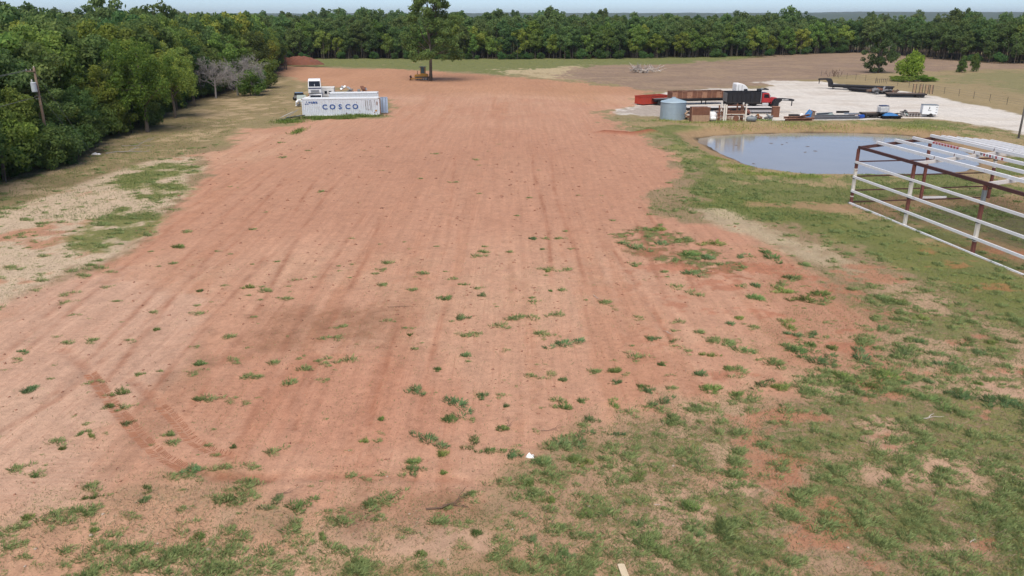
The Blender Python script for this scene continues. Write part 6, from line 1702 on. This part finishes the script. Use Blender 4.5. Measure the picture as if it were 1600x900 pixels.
rg = np.random.default_rng(55)
for px, py in ((1262, 229), (1274, 236), (1258, 238), (1222, 226), (1230, 223), (1150, 227), (1178, 256), (1205, 224)):
    x, y = at(px, py, WATER_Z); m = MB(); a = rg.random() * 3
    m.tube([(-.35, 0, 0), (0, .05, .03), (.4, -.03, .01)], [.02, .035, .015], 5); m.tube([(0, .05, .02), (.15, .3, .05)], [.02, .008], 4)
    o = m.build('floating_debris', 'twig_brown'); o.location = (x, y, WATER_Z + .01); o.rotation_euler = (0, 0, a); o.scale = (.7, .7, .8); tag(o, 'dark bit of driftwood floating on the pond', 'driftwood', 'driftwood bits on the pond')
# ---------------------------------------------------------------- small things in the foreground
x, y = at(976, 892)
t = thing('wood_plank', 'pale sawn planks lying at the bottom edge of the grass', 'planks', (x, y, hz(x, y)), R(97))
m = MB(); m.box(-1.0, .3, -.07, .07, .02, .06); m.build('board', 'plank_pale', t, bevel=.004)
m = MB(); m.box(-1.2, .27, .0, .15, .062, .10); m.build('board', 'plank_pale', t, bevel=.004)
x, y = at(828, 712); m = MB()
m.add([(-.16, -.06, 0), (.14, -.09, 0), (.17, .06, .01), (-.05, .12, 0), (-.14, .05, .02), (-.1, -.02, .12), (.04, -.03, .09), (.12, .02, .11), (-.02, .06, .17), (.05, .08, .06)], [(0, 1, 6, 5), (1, 2, 7, 6), (2, 3, 9, 7), (3, 4, 8, 9), (4, 0, 5, 8), (5, 6, 8), (6, 7, 9, 8)])
o = m.build('plastic_litter', 'litter_white'); o.location = (x, y, hz(x, y)); tag(o, 'crumpled white plastic litter among the weeds', 'litter')
o = bpy.data.objects.new('plastic_litter', o.data); link(o); x, y = at(150, 241); o.location = (x, y, hz(x, y)); o.scale = (3.2, 2.2, 1.4); tag(o, 'pale sheet of litter under the trees at the left verge', 'litter')
rg = np.random.default_rng(77)
stone_me = []
mat('stone', lin(196, 178, 160), .9, var=.2, scale=6)
for k in range(4):
    bm = bmesh.new(); bmesh.ops.create_icosphere(bm, subdivisions=1, radius=.06)
    for v in bm.verts: v.co *= 1 + rg.normal() * .18
    for v in bm.verts: v.co.z *= .6
    me = bpy.data.meshes.new('stone'); bm.to_mesh(me); bm.free(); me.materials.append(MATS['stone']); stone_me.append(me)
for px, py in ((225, 864), (38, 882), (142, 834), (55, 856), (246, 848), (325, 856), (470, 851), (605, 741), (640, 800), (1052, 726), (1335, 777), (1430, 700), (920, 790), (700, 872), (800, 826), (1200, 660), (545, 700), (1325, 855), (390, 880), (160, 800)):
    x, y = at(px, py); o = bpy.data.objects.new('stone', stone_me[px % 4]); link(o); o.location = (x, y, hz(x, y) + .01); s = rg.uniform(.5, 1.1); o.scale = (s, s, s); o.rotation_euler = (0, 0, px)
    tag(o, 'small pale stone lying on the foreground soil', 'stone', 'pale stones in the foreground')

# ---------------------------------------------------------------- hazy summer air
mb = MB(); mb.box(-7500, 7500, -700, 9500, -6, 75)
hm = bpy.data.materials.new('haze_air'); hm.use_nodes = True
for n_ in list(hm.node_tree.nodes):
    if n_.type == 'BSDF_PRINCIPLED': hm.node_tree.nodes.remove(n_)
pv = hm.node_tree.nodes.new('ShaderNodeVolumePrincipled'); pv.inputs['Color'].default_value = (.80, .90, 1.0, 1); pv.inputs['Density'].default_value = HAZE
pv.inputs['Anisotropy'].default_value = .2
hm.node_tree.links.new(pv.outputs[0], hm.node_tree.nodes['Material Output'].inputs['Volume'])
o = mb.build('haze', hm); tag(o, 'thin bluish summer haze over the whole field', 'haze', kind='stuff')
